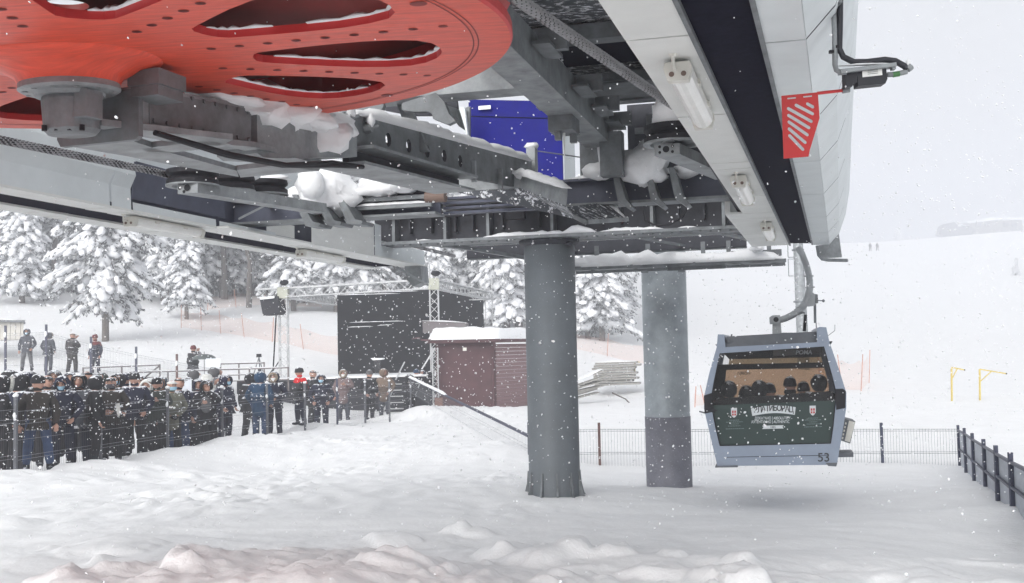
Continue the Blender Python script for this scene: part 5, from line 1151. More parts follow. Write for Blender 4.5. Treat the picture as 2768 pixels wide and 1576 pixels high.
w = thing('barrier_brace', 'slanted brace bar leaning on the railing below the terrace', 'brace bar', PD(404, 1015, 42)); MB().bar(PD(380, 1030, 42), PD(432, 988, 42.5), .05, .05).build('bar', RL, w)

# ------------------------------------------------------------------ stage
TR = mat('stage_truss_aluminium', (.55, .56, .57), .45, .25, var=.1); SCR = mat('black_stage_cloth', (.010, .0105, .013), .85, spec=.12, var=.25, scale=3, frost=(16, .80, (1, 1, 2.2)), bump=.3, bscale=2); SKT = mat('dark_stage_skirt', (.03, .03, .036), .8, spec=.15, var=.25, scale=4, frost=(12, .72))
def truss(mb, a, b_, wdt=.34, r=.024, n=None):
    L = (b_-a).length; s_, u_ = frame(b_-a, Z if abs((b_-a).normalized().z) < .9 else V((0, 1, 0))); n = n or max(2, int(L/wdt)); c = [s_*i*wdt/2+u_*j*wdt/2 for i, j in ((-1, -1), (1, -1), (1, 1), (-1, 1))]
    for q in c: mb.tube([a+q, b_+q], r, 6)
    for i in range(n):
        p0, p1 = a.lerp(b_, i/n), a.lerp(b_, (i+1)/n)
        for k in range(4): x, y = (k, (k+1) % 4) if i % 2 else ((k+1) % 4, k); mb.bar(p0+c[x], p1+c[y], r*.9, r*.9)
    return mb
tw = thing('stage_truss', 'pale aluminium truss frame with towers above the dark stage screen', 'stage truss', gp(1170, 46))
T1, T2, T3 = gp(768, 46), gp(1177, 45), gp(1325, 55); zt1, zt2, zt3 = PD(768, 792, 46).z, PD(1177, 768, 45).z, PD(1325, 800, 55).z
for T_, zt, ex in ((T1, zt1, .25), (T2, zt2, .9), (T3, zt3, .9)): w = MB(); truss(w, T_-Z*.3, V((T_.x, T_.y, zt+ex))); w.build('tower', TR, tw)
j1, j2, j3 = V((T1.x, T1.y, zt1)), V((T2.x, T2.y, zt2)), V((T3.x, T3.y, zt3)); j0 = j1+V((-1.05, 0, -.02)); j4 = PD(900, 815, 56)
for a, b_ in ((j0, j1), (j1, j2), (j2, j3), (j1, j4), (j4, j3)): w = MB(); truss(w, a, b_); w.snowcap(a+Z*.2, b_+Z*.2, .3, .05, seg=40); w.build('beam', TR, tw)
w = MB()
for j in (j1, j2): w.abox(j, .42, .42, .46)
w.build('corner_block', mat('truss_corner', (.42, .43, .36), .5), tw)
w = MB()
for j in (j1, j2): w.blob(j+V((.1, -.3, .42)), .19, .1, .12, 10, 6, .1)
w.build('floodlight', SCR, tw)
MB().tube([j1+V((-.25, 0, 0)), T1+V((-.45, 0, 1.2)), T1+V((-.75, 0, .8))], .03, 6).bar(T1+V((-.15, 0, 1.6)), T1+V((-.8, 0, .6)), .04, .04).build('stay', SCR, tw)
ls = thing('loudspeaker', 'dark boxed loudspeaker hanging from the left end of the truss', 'loudspeaker', PD(735, 850, 46))
w = MB().prism([PD(x, y, 45.6) for x, y in ((701, 805), (748, 800), (758, 848), (752, 850), (711, 853))], V((.15, .6, 0))); w.build('box_body', SKT, ls); MB().prism([PD(x, y, 45.5) for x, y in ((701, 803), (741, 800), (741, 806), (703, 810))], V((0, .5, 0))).build('lying_snow', M['snowcap'], ls); MB().bar(PD(722, 803, 45.8), PD(722, 785, 46), .04, .04).build('bracket', SKT, ls)
ss = thing('stage_screen', 'big dark cloth covered stage backdrop flecked with snow', 'stage screen', gp(1100, 52))
a, b_, c = PD(914, 1022, 50), PD(1180, 1022, 51.5), PD(1308, 905, 56.5)
def up_to(p, x, y, d): return V((p.x, p.y, PD(x, y, d).z))
A1, B1, C1 = up_to(a, 914, 795, 50), up_to(b_, 1180, 782, 51.5), up_to(c, 1300, 782, 56.5)
c0 = V((c.x, c.y, a.z)); w = MB().prism([a-Z*.2, b_-Z*.2, B1, A1], V((0, .25, 0))).prism([b_-Z*.2, c0-Z*.2, C1, B1], V((0, .25, 0))); w.build('backdrop', SCR, ss)
w = MB(); rq = random.Random(4)
for x, y, l in ((938, 885, 70), (1020, 880, 40), (945, 872, 150), (912, 798, 170), (1030, 790, 100)):
    p0 = PD(x, y, 49.9); w.snowcap(p0, p0+V((l*50/3000, 0, .02)), .08, .03, seg=14)
w.build('lying_snow', M['snowcap'], ss)
sd_ = thing('stage_platform', 'low dark skirted stage deck with snow along its edge', 'stage', gp(950, 46))
pz = PD(900, 1022, 46).z
f0, f1, f2, f3 = PD(640, 1022, 44), PD(1190, 1020, 46), PD(1200, 1015, 56), PD(700, 1015, 54)
fl_ = [V((p.x, p.y, pz)) for p in (f0, f1, f2, f3)]
MB().prism(fl_, Z*-.06).build('deck', SKT, sd_)
w = MB()
for a, b_ in ((0, 1), (1, 2), (3, 0)): w.prism([fl_[a]-Z*.07, fl_[b_]-Z*.07, fl_[b_]-Z*1.9, fl_[a]-Z*1.9], (V((0, 0, 1)).cross(fl_[b_]-fl_[a])).normalized()*.03)
w.build('skirt', SKT, sd_)
MB().snowcap(fl_[0]+Z*.0, fl_[1], .35, .09, seg=60).prism([fl_[0]+Z*.01+V((.1, .15, 0)), fl_[1]+Z*.01+V((-.1, .15, 0)), fl_[2]+Z*.01, fl_[3]+Z*.01], Z*.06).build('lying_snow', M['snowcap'], sd_)
st_ = thing('stage_steps', 'white metal steps up to the stage beside the brown jacket', 'steps', gp(1085, 44.5)); s0 = gp(1080, 44.6)
for i in range(5): MB().abox(s0+V((.12*i-.2, .22*i, .15+.24*i)), 1.0, .26, .03).build('tread', TR, st_)
w = MB().bar(s0+V((-.7, 0, 0)), s0+V((-.2, 1.1, 1.3)), .04, .04).bar(s0+V((.3, 0, 0)), s0+V((.8, 1.1, 1.3)), .04, .04).bar(s0+V((-.2, .4, 1.3)), s0+V((.1, 1.1, 2.0)), .04, .04); w.build('stringer', TR, st_)
le = thing('lectern', 'clear lectern with a snow covered top in front of the dark backdrop', 'lectern', PD(1012, 1020, 48))
w = MB().prism([PD(x, y, 47.6) for x, y in ((1010, 972), (1029, 972), (1026, 1020), (1013, 1020))], V((0, .3, 0))); w.build('stand_body', clear('perspex', (.7, .72, .75), .2), le); MB().prism([PD(x, y, 47.5) for x, y in ((1001, 968), (1037, 968), (1035, 972), (1008, 974))], V((0, .5, .0))).build('lying_snow', M['snowcap'], le)
tri_ = thing('camera_tripod', 'camera on a tripod standing behind the railing', 'tripod', PD(700, 1010, 46)); h_ = PD(700, 966, 46)
w = MB()
for dx, dy in ((-.32, -.1), (.30, -.1), (.0, .3)): w.tube([h_, h_+V((dx, dy, -1.05))], .022, 6)
w.build('legs_frame', M['galvd'], tri_); w = MB().abox(h_+Z*.08, .16, .22, .13).abox(h_+Z*.02, .22, .12, .03); w.build('camera_body', M['black'], tri_)
bo = thing('black_gear_box', 'small dark box on the snow under the camera tripod', 'box', PD(702, 1008, 46)); MB().abox(PD(702, 1002, 46), .12, .1, .16).build('box_body', SKT, bo)

# small truss tower with stay beside the kiosk
st2 = thing('small_truss_tower', 'short white truss tower standing against the maroon kiosk', 'truss tower', gp(1176, 42)); q = PD(1176, 940, 41.2)
truss(MB(), V((q.x, q.y, gz(q.x, q.y))), q, .2, .018).build('tower', TR, st2); MB().bar(q, PD(1140, 998, 41.2), .05, .05).build('stay', TR, st2)

# kiosk
KM = mat('maroon_render', (.088, .040, .044), .75, var=.2, scale=3, frost=(9, .72)); KP = mat('maroon_boards', (.20, .115, .12), .65, var=.12, scale=3, stretch=(1, 1, 8)); KB = mat('grey_board', (.16, .145, .15), .8, var=.12)
ki = thing('kiosk', 'maroon kiosk with a thick slab of snow on its flat roof', 'kiosk', gp(1260, 43))
k1, k2, k3 = PD(1180, 1100, 41.5), PD(1342, 1100, 42.0), PD(1440, 1100, 44.4); kt = PD(1180, 928, 41.5).z; zb = k1.z-.4
def at(p, z): return V((p.x, p.y, z))
k4 = k1+(k3-k2)*1.0+V((0, .8, 0))
w = MB().prism([at(k1, zb), at(k2, zb), at(k2, kt), at(k1, kt)], V((0, .12, 0))).prism([at(k1, zb), at(k4, zb), at(k4, kt), at(k1, kt)], V((.12, 0, 0))); w.build('wall', KM, ki)
w = MB(); nb_ = 19; kb2 = kt-.06
for i in range(nb_):
    z0 = zb+(kb2-zb)*i/nb_; z1 = zb+(kb2-zb)*(i+.93)/nb_; w.prism([at(k2, z0)+V((.02, 0, 0)), at(k3, z0), at(k3, z1)+V((-.02, .02, 0)), at(k2, z1)+V((.02, .02, 0))], V((-.05, .1, 0)))
w.build('board_wall', KP, ki)
rl = [k1+V((-.35, -.45, 0)), k2+V((.12, -.45, 0)), k3+V((.15, -.1, 0)), k4+V((-.3, .2, 0))]
MB().prism([at(p, kt) for p in rl], Z*.12).build('roof', KM, ki)
w = MB(); m_ = 26; vs = []
lo_ = [at(p, kt+.12) for p in rl]
for j in range(9):
    for i in range(m_+1):
        p = lo_[0].lerp(lo_[1], i/m_).lerp(lo_[3].lerp(lo_[2], i/m_), j/8); e = min(1, min(i, m_-i)/1.2, min(j, 8-j)/.8+.0); vs.append(p+Z*(.44*max(0, e)**.5*(1+.25*noise.noise(p*1.7)) if e > 0 else 0)+V((-.04 if i == 0 else 0, -.05 if j == 0 else 0, 0)))
w.add(vs, [[j*(m_+1)+i, j*(m_+1)+i+1, (j+1)*(m_+1)+i+1, (j+1)*(m_+1)+i] for j in range(8) for i in range(m_)], 0, True); w.build('lying_snow', M['snowcap'], ki)
MB().tube([at(k2, kt)+V((-.02, -.35, .0)), at(k2, kt-.15)+V((-.02, -.3, 0)), at(k2, kt-.35)+V((-.1, -.08, 0)), at(k2, zb)+V((-.1, -.08, 0))], .045, 8).build('drainpipe', KM, ki)
MB().prism([PD(1137, 917, 41), PD(1165, 917, 41), PD(1165, 921, 41), PD(1137, 921, 41)], V((0, .5, 0))).snowcap(PD(1112, 917, 41.2), PD(1140, 914, 41.2), .2, .08).build('eave_bracket', KM, ki)
MB().box(PD(1256, 944, 41.3), (.07, 0, 0), (0, .04, 0), (0, 0, .06)).build('wall_lamp', M['lampw'], ki)
gb_ = thing('roof_board', 'plain grey board standing on the snowy kiosk roof', 'board', PD(1200, 895, 43)); MB().prism([PD(1143, 900, 43), PD(1259, 906, 43), PD(1259, 873, 43), PD(1142, 868, 43)], V((.1, .5, 0))).build('board_body', KB, gb_); MB().snowcap(PD(1141, 867, 43.2), PD(1262, 872, 43.2), .5, .05).build('lying_snow', M['snowcap'], gb_)
bk = thing('small_brick_stub', 'small orange brown crate beside the kiosk foot', 'crate', gp(1185, 41)); MB().prism([PD(x, y, 40.8) for x, y in ((1175, 1076), (1196, 1076), (1197, 1108), (1176, 1112))], V((0, .4, 0))).build('crate_body', mat('orange_brown_wood', (.17, .085, .06), .8), bk)
# timber stacks
TB = mat('grey_weathered_timber', (.30, .29, .27), .85, var=.3, scale=4, stretch=(1, 6, 6))
ts = thing('timber_stack', 'neat stack of grey planks in the snow between the columns', 'timber stack', gp(1650, 51)); rq = random.Random(2)
for i in range(9):
    w = MB(); y = 1044-i*7.2; x0 = 1603+rq.uniform(-10, 6); x1 = 1716+rq.uniform(-8, 14)
    w.prism([PD(x0, y, 50.4), PD(x1, y-5, 51), PD(x1, y-10, 51), PD(x0, y-5.4, 50.4)], V((.2, 1.1, 0))); w.build('plank', TB, ts)
MB().snowcap(PD(1604, 982, 51), PD(1714, 976, 51.4), 1.1, .14).build('lying_snow', M['snowcap'], ts)
ts2 = thing('timber_stack', 'tumbled planks sliding off below the neat stack', 'timber stack', gp(1590, 46))
for i in range(7):
    w = MB(); x = 1555+rq.uniform(-10, 12); y = 1076-i*6; p = PD(x, y, 46); w.bar(p, p+V((.95+rq.uniform(-.1, .3), .6, .30+rq.uniform(-.12, .1))), .3, .05); w.build('plank', TB, ts2)
MB().snowcap(PD(1555, 1030, 46), PD(1622, 998, 46.6), .5, .1).build('lying_snow', M['snowcap'], ts2)
sk = thing('loose_stick', 'crooked dark stick lying on the snow below the timber', 'stick', PD(1690, 1090, 46)); MB().tube([PD(1655, 1062, 48), PD(1690, 1078, 47), PD(1705, 1093, 46)], .03, 5).build('stick_body', BARK, sk)
yp = thing('yellow_stake', 'small yellow stake beside the neat timber stack', 'stake', gp(1718, 52)); w = MB().bar(PD(1716, 1010, 52), PD(1716, 978, 52), .06, .06).bar(PD(1716, 978, 52), PD(1730, 979, 52), .04, .04); w.build('stake_body', mat('yellow_paint', (.55, .43, .12), .6), yp)
for (x, yt, yb, xe, ye), lb in (((2572, 993, 1086, 2607, 1000), 'shorter yellow gibbet shaped pole on the ski slope, left of the pair'), ((2648, 998, 1094, 2720, 1010), 'longer armed yellow gibbet shaped pole on the ski slope, right of the pair')):
    t = thing('yellow_pole', lb, 'pole', gp(x, 38), 'yellow slope poles'); a = PD(x, yt, 38); b_ = PD(x, yb, 38)
    MB().bar(b_-Z*.4, a, .05, .05, up=V((0, 1, 0))).build('mast', bpy.data.materials['yellow_paint'], t); e = PD(xe, ye, 38); w = MB().bar(a, e, .04, .04).bar(a.lerp(b_, .36), a.lerp(e, .45), .03, .03); w.build('arm', bpy.data.materials['yellow_paint'], t); MB().blob(e, .03, .03, .03, amp=0).build('tip', M['black'], t)
# line tower far up the track
lt = thing('lift_tower', 'pale grey tubular lift tower with ladder behind the gondola arm', 'lift tower', gp(2165, 62)); q0, q1 = PD(2169, 905, 62), PD(2146, 640, 62)
q1 = V((q0.x-.1, q0.y, q1.z+1.5)); MB().tube([V((q0.x, q0.y, gz(q0.x, q0.y)-1)), q0, q1], [.34, .32, .25], 16).build('tower_tube', M['galv'], lt)
w = MB()
for i in range(3): z = q1.z-1.6-i*1.05; w.bar(V((q1.x-.55, q1.y, z)), V((q1.x-.55, q1.y, z+.95)), .04, .04).bar(V((q1.x-.55, q1.y, z)), V((q1.x-.2, q1.y, z)), .04, .04).bar(V((q1.x-.55, q1.y, z+.95)), V((q1.x-.2, q1.y, z+.95)), .04, .04)
w.build('ladder', M['galvd'], lt)
w = MB()
for z in (2.3, 5.2): w.lathe([(.3, 0), (.34, .03), (.34, .08), (.3, .1)], V((q1.x, q1.y, q1.z-z)), Z, 16)
w.build('flange', M['galvd'], lt)
# beige container wall far left
bt = thing('site_cabin', 'beige site cabin with ribbed wall cut by the left edge', 'cabin', gp(20, 52)); w = MB().prism([PD(-140, 921, 50), PD(62, 917, 50), PD(64, 868, 50), PD(-140, 863, 50)], V((-1.1, 2.4, 0)))
for i in range(14): x = -130+i*14; w.prism([PD(x, 919, 49.97), PD(x+3, 919, 49.97), PD(x+3, 866, 49.97), PD(x, 866, 49.97)], V((0, .03, 0)))
w.build('wall', mat('beige_sheet', (.55, .53, .49), .6, var=.06), bt); MB().prism([PD(-142, 868, 49.7), PD(67, 871, 49.7), PD(67, 866, 49.7), PD(-142, 862, 49.7)], V((-1.2, 2.8, 0))).build('roof', M['galvd'], bt); MB().snowcap(PD(-142, 862, 50.4), PD(60, 866, 50.4), 1.2, .2).build('lying_snow', M['snowcap'], bt)

# slope nets and stakes
ON = clear('orange_net', (1, .93, .90), .0, ((.8, .34, .25), .032)); OS = mat('red_stake', (.50, .27, .22), .7)
def net(label, pts, h, lean=0, stakes=True, grp='orange slope nets'):
    P_ = [gp(x, d, 950) for x, d in pts]; t = thing('slope_net', label, 'safety net', P_[0], grp); w = MB(); n = 8; vs = []
    for a, b_ in zip(P_, P_[1:]):
        vs = []
        for i in range(n+1): p = a.lerp(b_, i/n); p.z = gz(p.x, p.y); s_ = .12*h*math.sin(math.pi*i/n); vs += [p+Z*.05, p+Z*(h-s_)]
        w.add(vs, [[2*i, 2*i+2, 2*i+3, 2*i+1] for i in range(n)])
    w.build('netting', ON, t)
    for p in P_: MB().bar(p-Z*.3, p+Z*(h+.25)+V((random.uniform(-.2, .2), 0, 0)), .032, .032).build('stake', OS, t)
net('faded orange net with leaning stakes between the big tree and the loudspeaker', [(490, 66), (545, 65), (598, 63.5), (662, 62), (735, 60.5), (822, 59), (930, 58)], 1.1)
net('faded orange net along the forest edge behind the loudspeaker', [(560, 76), (640, 78), (720, 80), (800, 80), (870, 80)], 1.0)
net('pale orange net sagging behind the columns', [(1510, 70), (1640, 66), (1750, 62), (1850, 60)], 1.1)
net('crumpled orange net with thin stakes right of the gondola', [(2215, 50), (2275, 48), (2322, 47), (2345, 52)], 1.3)
net('short red net end beside the rear column', [(1872, 40), (1905, 41)], .5)

# ------------------------------------------------------------------ hilltop houses, far walkers
HD = mat('dark_hut_wall', (.20, .20, .22), .8); HL = mat('pale_hut_wall', (.32, .31, .30), .8)
def house(name, label, d, roofpx, wallpx, wm, snowroof):
    t = thing(name, label, 'house', PD(*wallpx[0], d), 'houses on the foggy hilltop')
    w = MB().prism([PD(x, y, d) for x, y in wallpx], V((2, 9, 0)))
    lo2 = sorted(wallpx, key=lambda q: q[1])[-2:]; lo2 = sorted(lo2); w.prism([PD(lo2[0][0], lo2[0][1]-6, d+.5), PD(lo2[1][0], lo2[1][1]-6, d+.5), PD(lo2[1][0], lo2[1][1]+60, d+.5), PD(lo2[0][0], lo2[0][1]+60, d+.5)], V((2, 8, 0))); w.build('wall', wm, t); MB().prism([PD(x, y, d-.6) for x, y in roofpx], V((2, 10, 0))).build('roof', HD if not snowroof else M['snowcap'], t); return t
h1 = house('chalet', 'dark steep roofed chalet on the foggy hilltop', 480, [(2540, 632), (2546, 607), (2580, 600), (2590, 608), (2625, 612), (2640, 625), (2600, 634)], [(2543, 640), (2632, 640), (2622, 615), (2550, 610)], HD, False)
h2 = house('hotel', 'long pale hotel with snowy roof on the foggy hilltop', 500, [(2610, 598), (2680, 587), (2770, 588), (2775, 594), (2700, 594), (2620, 603)], [(2615, 625), (2765, 615), (2762, 594), (2625, 600)], HL, True)
for x in (2640, 2665, 2715, 2738): MB().prism([PD(x, 612, 497.5), PD(x+12, 612, 497.5), PD(x+12, 602, 497.5), PD(x, 602, 497.5)], V((0, 1.2, 0))).build('window', HD, h2)
for x, y, lb in ((2352, 660, 'faint walker with a child on the distant slope'), (2371, 658, 'faint lone walker on the distant slope')):
    d = 300; p = PD(x, y, d); person((p.x, p.y, gz(p.x, p.y)), .3, 2.2, lb, pose=6, top='char', legs='char', hat='beanie', group='walkers on the distant slope', seed=x)
# ------------------------------------------------------------------ the waiting crowd
def crowd(px, hy, d, label, ht=1.76, yaw=0., zoff=None, **kw):
    p = PD(px, hy, d)
    g_ = gz(p.x, p.y); kw.setdefault('sc_', 1.17)
    h = p.z-g_-.03
    if 1.5 < h/1.02 < 1.98: z = g_; ht = h/1.02
    else: z = p.z-ht*1.02
    return person((p.x, p.y, z), yaw, ht, label, group='people waiting in the snow', seed=px*.13, **kw)
LFT, RGT = -math.pi/2, math.pi/2
crowd(2, 1008, 18.9, 'person in a grey fur trimmed hood cut by the left picture edge', yaw=2.2, top='black', hat='fur', fur=FURG, legs='black', pose=0)
crowd(22, 998, 21.5, 'person in a snow dusted dark hood behind the grey fur hood', yaw=2.8, top='char', hat='hood', legs='black', pose=1)
crowd(46, 1003, 20.1, 'person in a black hood seen from behind at far left', yaw=2.6, top='navy', hatc='black', legs='black', pose=0)
crowd(70, 1004, 22.2, 'person whose navy hood peeks out behind the black hood at far left', yaw=2.9, top='black', hatc='navy', legs='black', pose=1)
crowd(103, 1008, 19.55, 'person in a snowy black knit hat and open brown jacket with blue jeans', yaw=.35, head=.9, top='brown', hat='beanie', hatc='black', legs='jeans', pose=1)
crowd(128, 1010, 21.6, 'person in a dark cap half hidden behind the snowy knit hat', yaw=.5, head=.5, top='char', hat='cap', hatc='char', legs='black', pose=0)
crowd(148, 999, 23, 'person in a snow crusted dark hood between the knit hat and the blue mask', yaw=.2, top='black', hat='hood', hatc='slate', legs='black', pose=0)
crowd(170, 1010, 20.2, 'person looking down in a navy hood and blue face mask near the left post', yaw=.1, tilt=.35, top='navy', hat='hood', mask='b', legs='navy', pose=0)
crowd(214, 1003, 21.3, 'bearded person in a snowy black hood gazing ahead', yaw=.2, top='slate', hat='hood', hatc='black', legs='navy', pose=3)
crowd(232, 1000, 24.4, 'person in a snow covered black beret behind the bearded one', yaw=2.6, top='black', hat='cap', hatc='black', legs='black', pose=0)
crowd(256, 1009, 20.9, 'person in a dark hood turned away by the second fence post', yaw=2.0, top='black', hat='hood', legs='black', pose=1)
crowd(301, 1010, 21.9, 'person in a black cap and grey neck gaiter holding a pale scarf', yaw=.1, top='brown', hat='cap', hatc='black', mask='d', legs='black', pose=2)
crowd(322, 1007, 24, 'person in a dark hood with a light blue mask behind the black cap', yaw=-.3, top='black', hat='hood', mask='b', legs='black', pose=0)
crowd(364, 1001, 22.8, 'person in a tall dark knit hat and dark collar', yaw=.15, top='navy', hat='beanie', hatc='char', legs='black', pose=0)
crowd(398, 1020, 25.5, 'person in a white snowed hood peeping behind the tall knit hat', yaw=.1, top='black', hat='hood', hatc='white', mask='w', legs='black', pose=0)
crowd(424, 1015, 23.6, 'person in a black beanie holding a hand to the chin', yaw=.1, top='dkgreen', hat='beanie', hatc='black', legs='black', pose=3)
crowd(463, 1021, 24.4, 'person in a white flat cap and olive coat with mask under the chin', yaw=.55, head=.3, top='olive', coat=True, hat='cap', hatc='white', mask='b', legs='black', pose=5, glove='black')
crowd(482, 1013, 26, 'person in a brown cap and navy jacket behind the olive coat', yaw=.9, head=.3, top='navy', hat='cap', hatc='brown', legs='jeans', pose=1)
crowd(520, 998, 30, 'person in a grey hooded coat seen from behind near the white sheet', yaw=2.9, top='grey', hat='hood', legs='char', pose=4)
crowd(558, 1026, 25.7, 'black hooded person raising a hand to the face, grey backpack in front', yaw=.2, tilt=.2, top='black', hat='hood', legs='black', pose=4, bag='front')
crowd(556, 1008, 28.5, 'person in a white knit hat and pale jacket behind the raised hand', yaw=2.4, top='white', hat='beanie', hatc='white', legs='char', pose=4)
crowd(575, 992, 33, 'person in a pale grey jacket filming under the umbrella', yaw=2.7, top='grey', hat='hood', hatc='grey', legs='char', pose=8)
crowd(607, 1009, 27.2, 'person alone in a navy hooded jacket and blue mask, side on', yaw=1.05, top='navy', hat='hood', mask='b', legs='navy', pose=0)
crowd(676, 1003, 31, 'person in a black jacket half hidden behind the blue coat', yaw=2.6, top='black', hat='hood', legs='char', pose=1)
crowd(702, 1000, 29.8, 'person in a bright blue hooded coat seen from behind', yaw=2.9, top='blue', coat=True, hat='hood', legs='jeans', pose=0)
crowd(741, 1000, 30.8, 'person in a brown fur hood and white mask beside the blue coat', yaw=.0, top='navy', hat='fur', mask='w', legs='navy', pose=2)
crowd(811, 990, 32.3, 'person in a red jacket with dark lower half and knit hat', yaw=-.9, top='red', hem2='char', hat='beanie', hatc='char', legs='navy', pose=1, glove='black')
crowd(843, 996, 37.5, 'person in a flat cap standing behind the red jacket', yaw=1.3, top='char', hat='cap', hatc='char', legs='char', pose=0)
crowd(868, 1008, 34.2, 'bulky person in a black hood and blue mask right of the red jacket', yaw=.1, top='navy', hat='hood', mask='b', legs='navy', pose=0, sc_=1.18)
crowd(928, 995, 40.6, 'person in a mauve coat with fur hood and pale bag', yaw=.05, top='mauve', coat=True, hat='fur', mask='w', legs='slate', pose=3)
crowd(997, 998, 39.4, 'person in a grey knit hat and black outfit, feet in view', yaw=.7, head=.2, top='black', hat='beanie', hatc='grey', legs='black', pose=0)
crowd(1038, 993, 40.6, 'person in a long brown hooded jacket and dark trousers', yaw=-.2, head=.9, top='tan', coat=True, hat='hood', legs='slate', pose=0)
crowd(1105, 1011, 42.5, 'person in black at the top of the sloping fence', yaw=2.6, top='black', hat='hood', legs='black', pose=4)
crowd(1124, 996, 46, 'person in dark blue work clothes with a camera by the stage steps', yaw=2.3, top='slate', hat='beanie', hatc='blue', legs='jeans', pose=8)
crowd(1143, 998, 46.5, 'person in dark blue next to the maroon kiosk', yaw=-.6, top='navy', hat='hood', legs='jeans', pose=0)
crowd(1162, 1000, 44.5, 'person in black bending by the small truss tower', yaw=1.5, top='black', hat='hood', legs='black', pose=4)
# the second and third rows, mostly hats and hoods between the shoulders in front
for px, hy, d, lb, tp_, ht_, hc_ in ((30, 1008, 23.5, 'person in a plain black hood deep in the crowd near the snowy knit hat', 'black', 'hood', 'black'), (88, 1006, 24.6, 'person in a grey knit hat deep in the crowd above the jeans wearer', 'char', 'beanie', 'grey'),
        (190, 1004, 24.8, 'person in a dark hood deep in the crowd right of the looking down mask', 'slate', 'hood', 'slate'), (276, 1006, 25.5, 'person in a dark green hood deep in the crowd between second post and gaiter', 'dkgreen', 'hood', 'dkgreen'),
        (342, 1009, 26.2, 'person in a navy knit hat deep in the crowd left of the tall knit hat', 'navy', 'beanie', 'navy'), (385, 1012, 27.5, 'person in a black hood deep in the crowd right of the tall knit hat', 'black', 'hood', 'black'),
        (440, 1014, 28, 'person in a slate hood deep in the crowd left of the white cap', 'slate', 'hood', 'slate'), (508, 1018, 28.6, 'person in a black knit hat deep in the crowd below the white sheet', 'black', 'beanie', 'black'), (535, 1020, 27.4, 'person in a navy hood deep in the crowd left of the raised hand', 'navy', 'hood', 'navy')):
    crowd(px, hy, d, lb, yaw=random.uniform(-.7, .7), top=tp_, hat=ht_, hatc=hc_, legs='black', pose=random.choice((0, 1, 6, 9)), sc_=1.2)
# four on the terrace, and the ones filming
def terr(px, hy, d, foot, label, **kw):
    p = PD(px, hy, d); q = PD(px, foot, d); h = (p.z-q.z)/1.03
    return person((p.x, p.y, q.z), kw.pop('yaw', 0), h, label, group='people on the snowy terrace', seed=px*.2, **kw)
terr(73, 886, 44, 1003, 'person in a dark hooded jacket and blue mask, leftmost on the terrace', top='slate', legs='grey', mask='b', pose=9, yaw=.2)
terr(131, 896, 44, 1006, 'person in a brown fur hood beside the tall fence post on the terrace', top='slate', hat='fur', legs='slate', pose=0, yaw=2.9)
terr(195, 898, 43.5, 1010, 'broad person in a brown coat and snowy cap seen from behind on the terrace', top='brown', coat=True, hat='cap', hatc='tan', legs='brown', pose=4, yaw=2.8, sc_=1.22)
terr(258, 902, 43.5, 1016, 'person in a navy and red jacket with red hat on the terrace', top='maroon', hem2='navy', hat='beanie', hatc='maroon', legs='navy', pose=1, yaw=-.4, sc_=1.08)
terr(521, 932, 43, 1052, 'person in a brown knit hat standing tall behind the umbrella', top='char', hat='beanie', hatc='maroon', legs='char', pose=8, yaw=2.6)
um = thing('umbrella', 'small dark grey green umbrella with a pale rim near the paper sheets', 'umbrella', PD(552, 975, 41.5)); c = PD(552, 957, 41.5); w = MB()
w.lathe([(.44, -.20), (.40, -.11), (.28, -.04), (.12, -.003), (0, .0)], c, Z, 16, 0, True); w.build('canopy', clear('umbrella_cloth', (.35, .38, .38), .02, ((.10, .12, .12), .75)), um); MB().tube([c+Z*.09, c-Z*.8], .01, 6).build('shaft', M['black'], um); MB().snowcap(c+V((-.36, -.1, -.12)), c+V((-.1, -.15, -.02)), .2, .04).build('lying_snow', M['snowcap'], um)
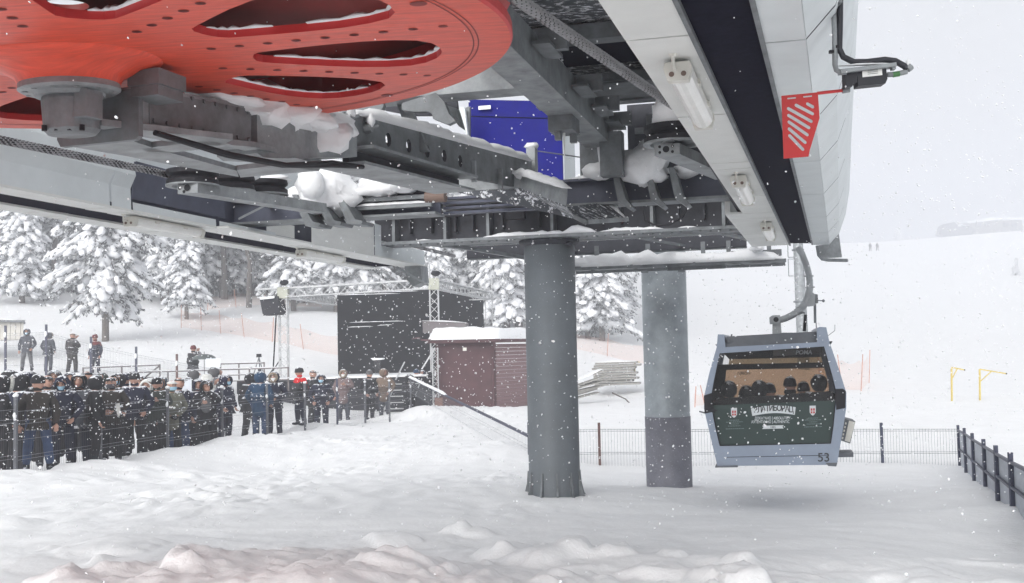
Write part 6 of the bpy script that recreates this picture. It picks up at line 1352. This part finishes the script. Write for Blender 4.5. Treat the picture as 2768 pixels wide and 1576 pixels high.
for (q, d, lb) in ((((557, 969), (596, 969), (596, 992), (557, 992)), 40.8, 'white paper sheet held up beside the umbrella'), (((491, 1026), (518, 1025), (518, 1060), (513, 1066), (491, 1058)), 27.5, 'white paper sheet with a bent corner held in the crowd')):
    t = thing('paper_sheet', lb, 'paper sheet', PD(*q[0], d)); MB().prism([PD(x, y, d) for x, y in q], V((.0, .006, 0))).build('sheet', mat('paper', (.70, .74, .80), .8, var=.03), t)
sf_ = thing('scarf', 'pale striped scarf hanging from the hands of the person in the black cap', 'scarf', PD(320, 1120, 21.4)); w = MB()
P_ = [PD(312, 1092, 21.3), PD(322, 1090, 21.3), PD(324, 1108, 21.3), PD(323, 1122, 21.3), PD(320, 1128, 21.3), PD(316, 1118, 21.3)]; w.prism(P_, V((0, .03, 0))); w.build('cloth', CL['white'], sf_)
# ------------------------------------------------------------------ falling snow
FLK = mat('snowflake', (.92, .93, .95), .8, var=.01); rf_ = random.Random(77); w = MB()
A5 = [2*math.pi*i/5 for i in range(5)]; F5 = [[0, 1+i, 1+(i+1) % 5] for i in range(5)]+[[1+i, 6+i, 6+(i+1) % 5, 1+(i+1) % 5] for i in range(5)]+[[11, 6+(i+1) % 5, 6+i] for i in range(5)]
def flake(c, s):
    a = V((rf_.gauss(0, 1), rf_.gauss(0, 1), rf_.gauss(0, 1))).normalized(); b_, d = frame(a); e = [a*s*rf_.uniform(.6, 1.5), b_*s*rf_.uniform(.5, 1.1), d*s*rf_.uniform(.4, .9)]
    w.add([c+e[2]]+[c+(e[0]*math.cos(q)+e[1]*math.sin(q))*.82*rf_.uniform(.8, 1.15)+e[2]*.55 for q in A5]+[c+(e[0]*math.cos(q+.6)+e[1]*math.sin(q+.6))*.82*rf_.uniform(.8, 1.15)-e[2]*.55 for q in A5]+[c-e[2]], F5, 0, True)
n = 0
while n < 21000:
    p = V((rf_.uniform(-9, 9), rf_.uniform(1.8, 22), rf_.uniform(.1, 6.2)))
    if p.y < 4 and abs(p.x) > 4: continue
    flake(p, (.0034+.0065*rf_.random()**2+.0004*p.y*rf_.random())*min(1, .25+.75*p.y/8)); n += 1
for i in range(26): y = rf_.uniform(1.2, 2.6); flake(V((rf_.uniform(-.4, .4)*y, y, CZ+rf_.uniform(-.24, .3)*y)), rf_.uniform(.0012, .003))
tag(w.build('falling_snow', FLK, loc=(0, 0, 0)), kind='stuff')
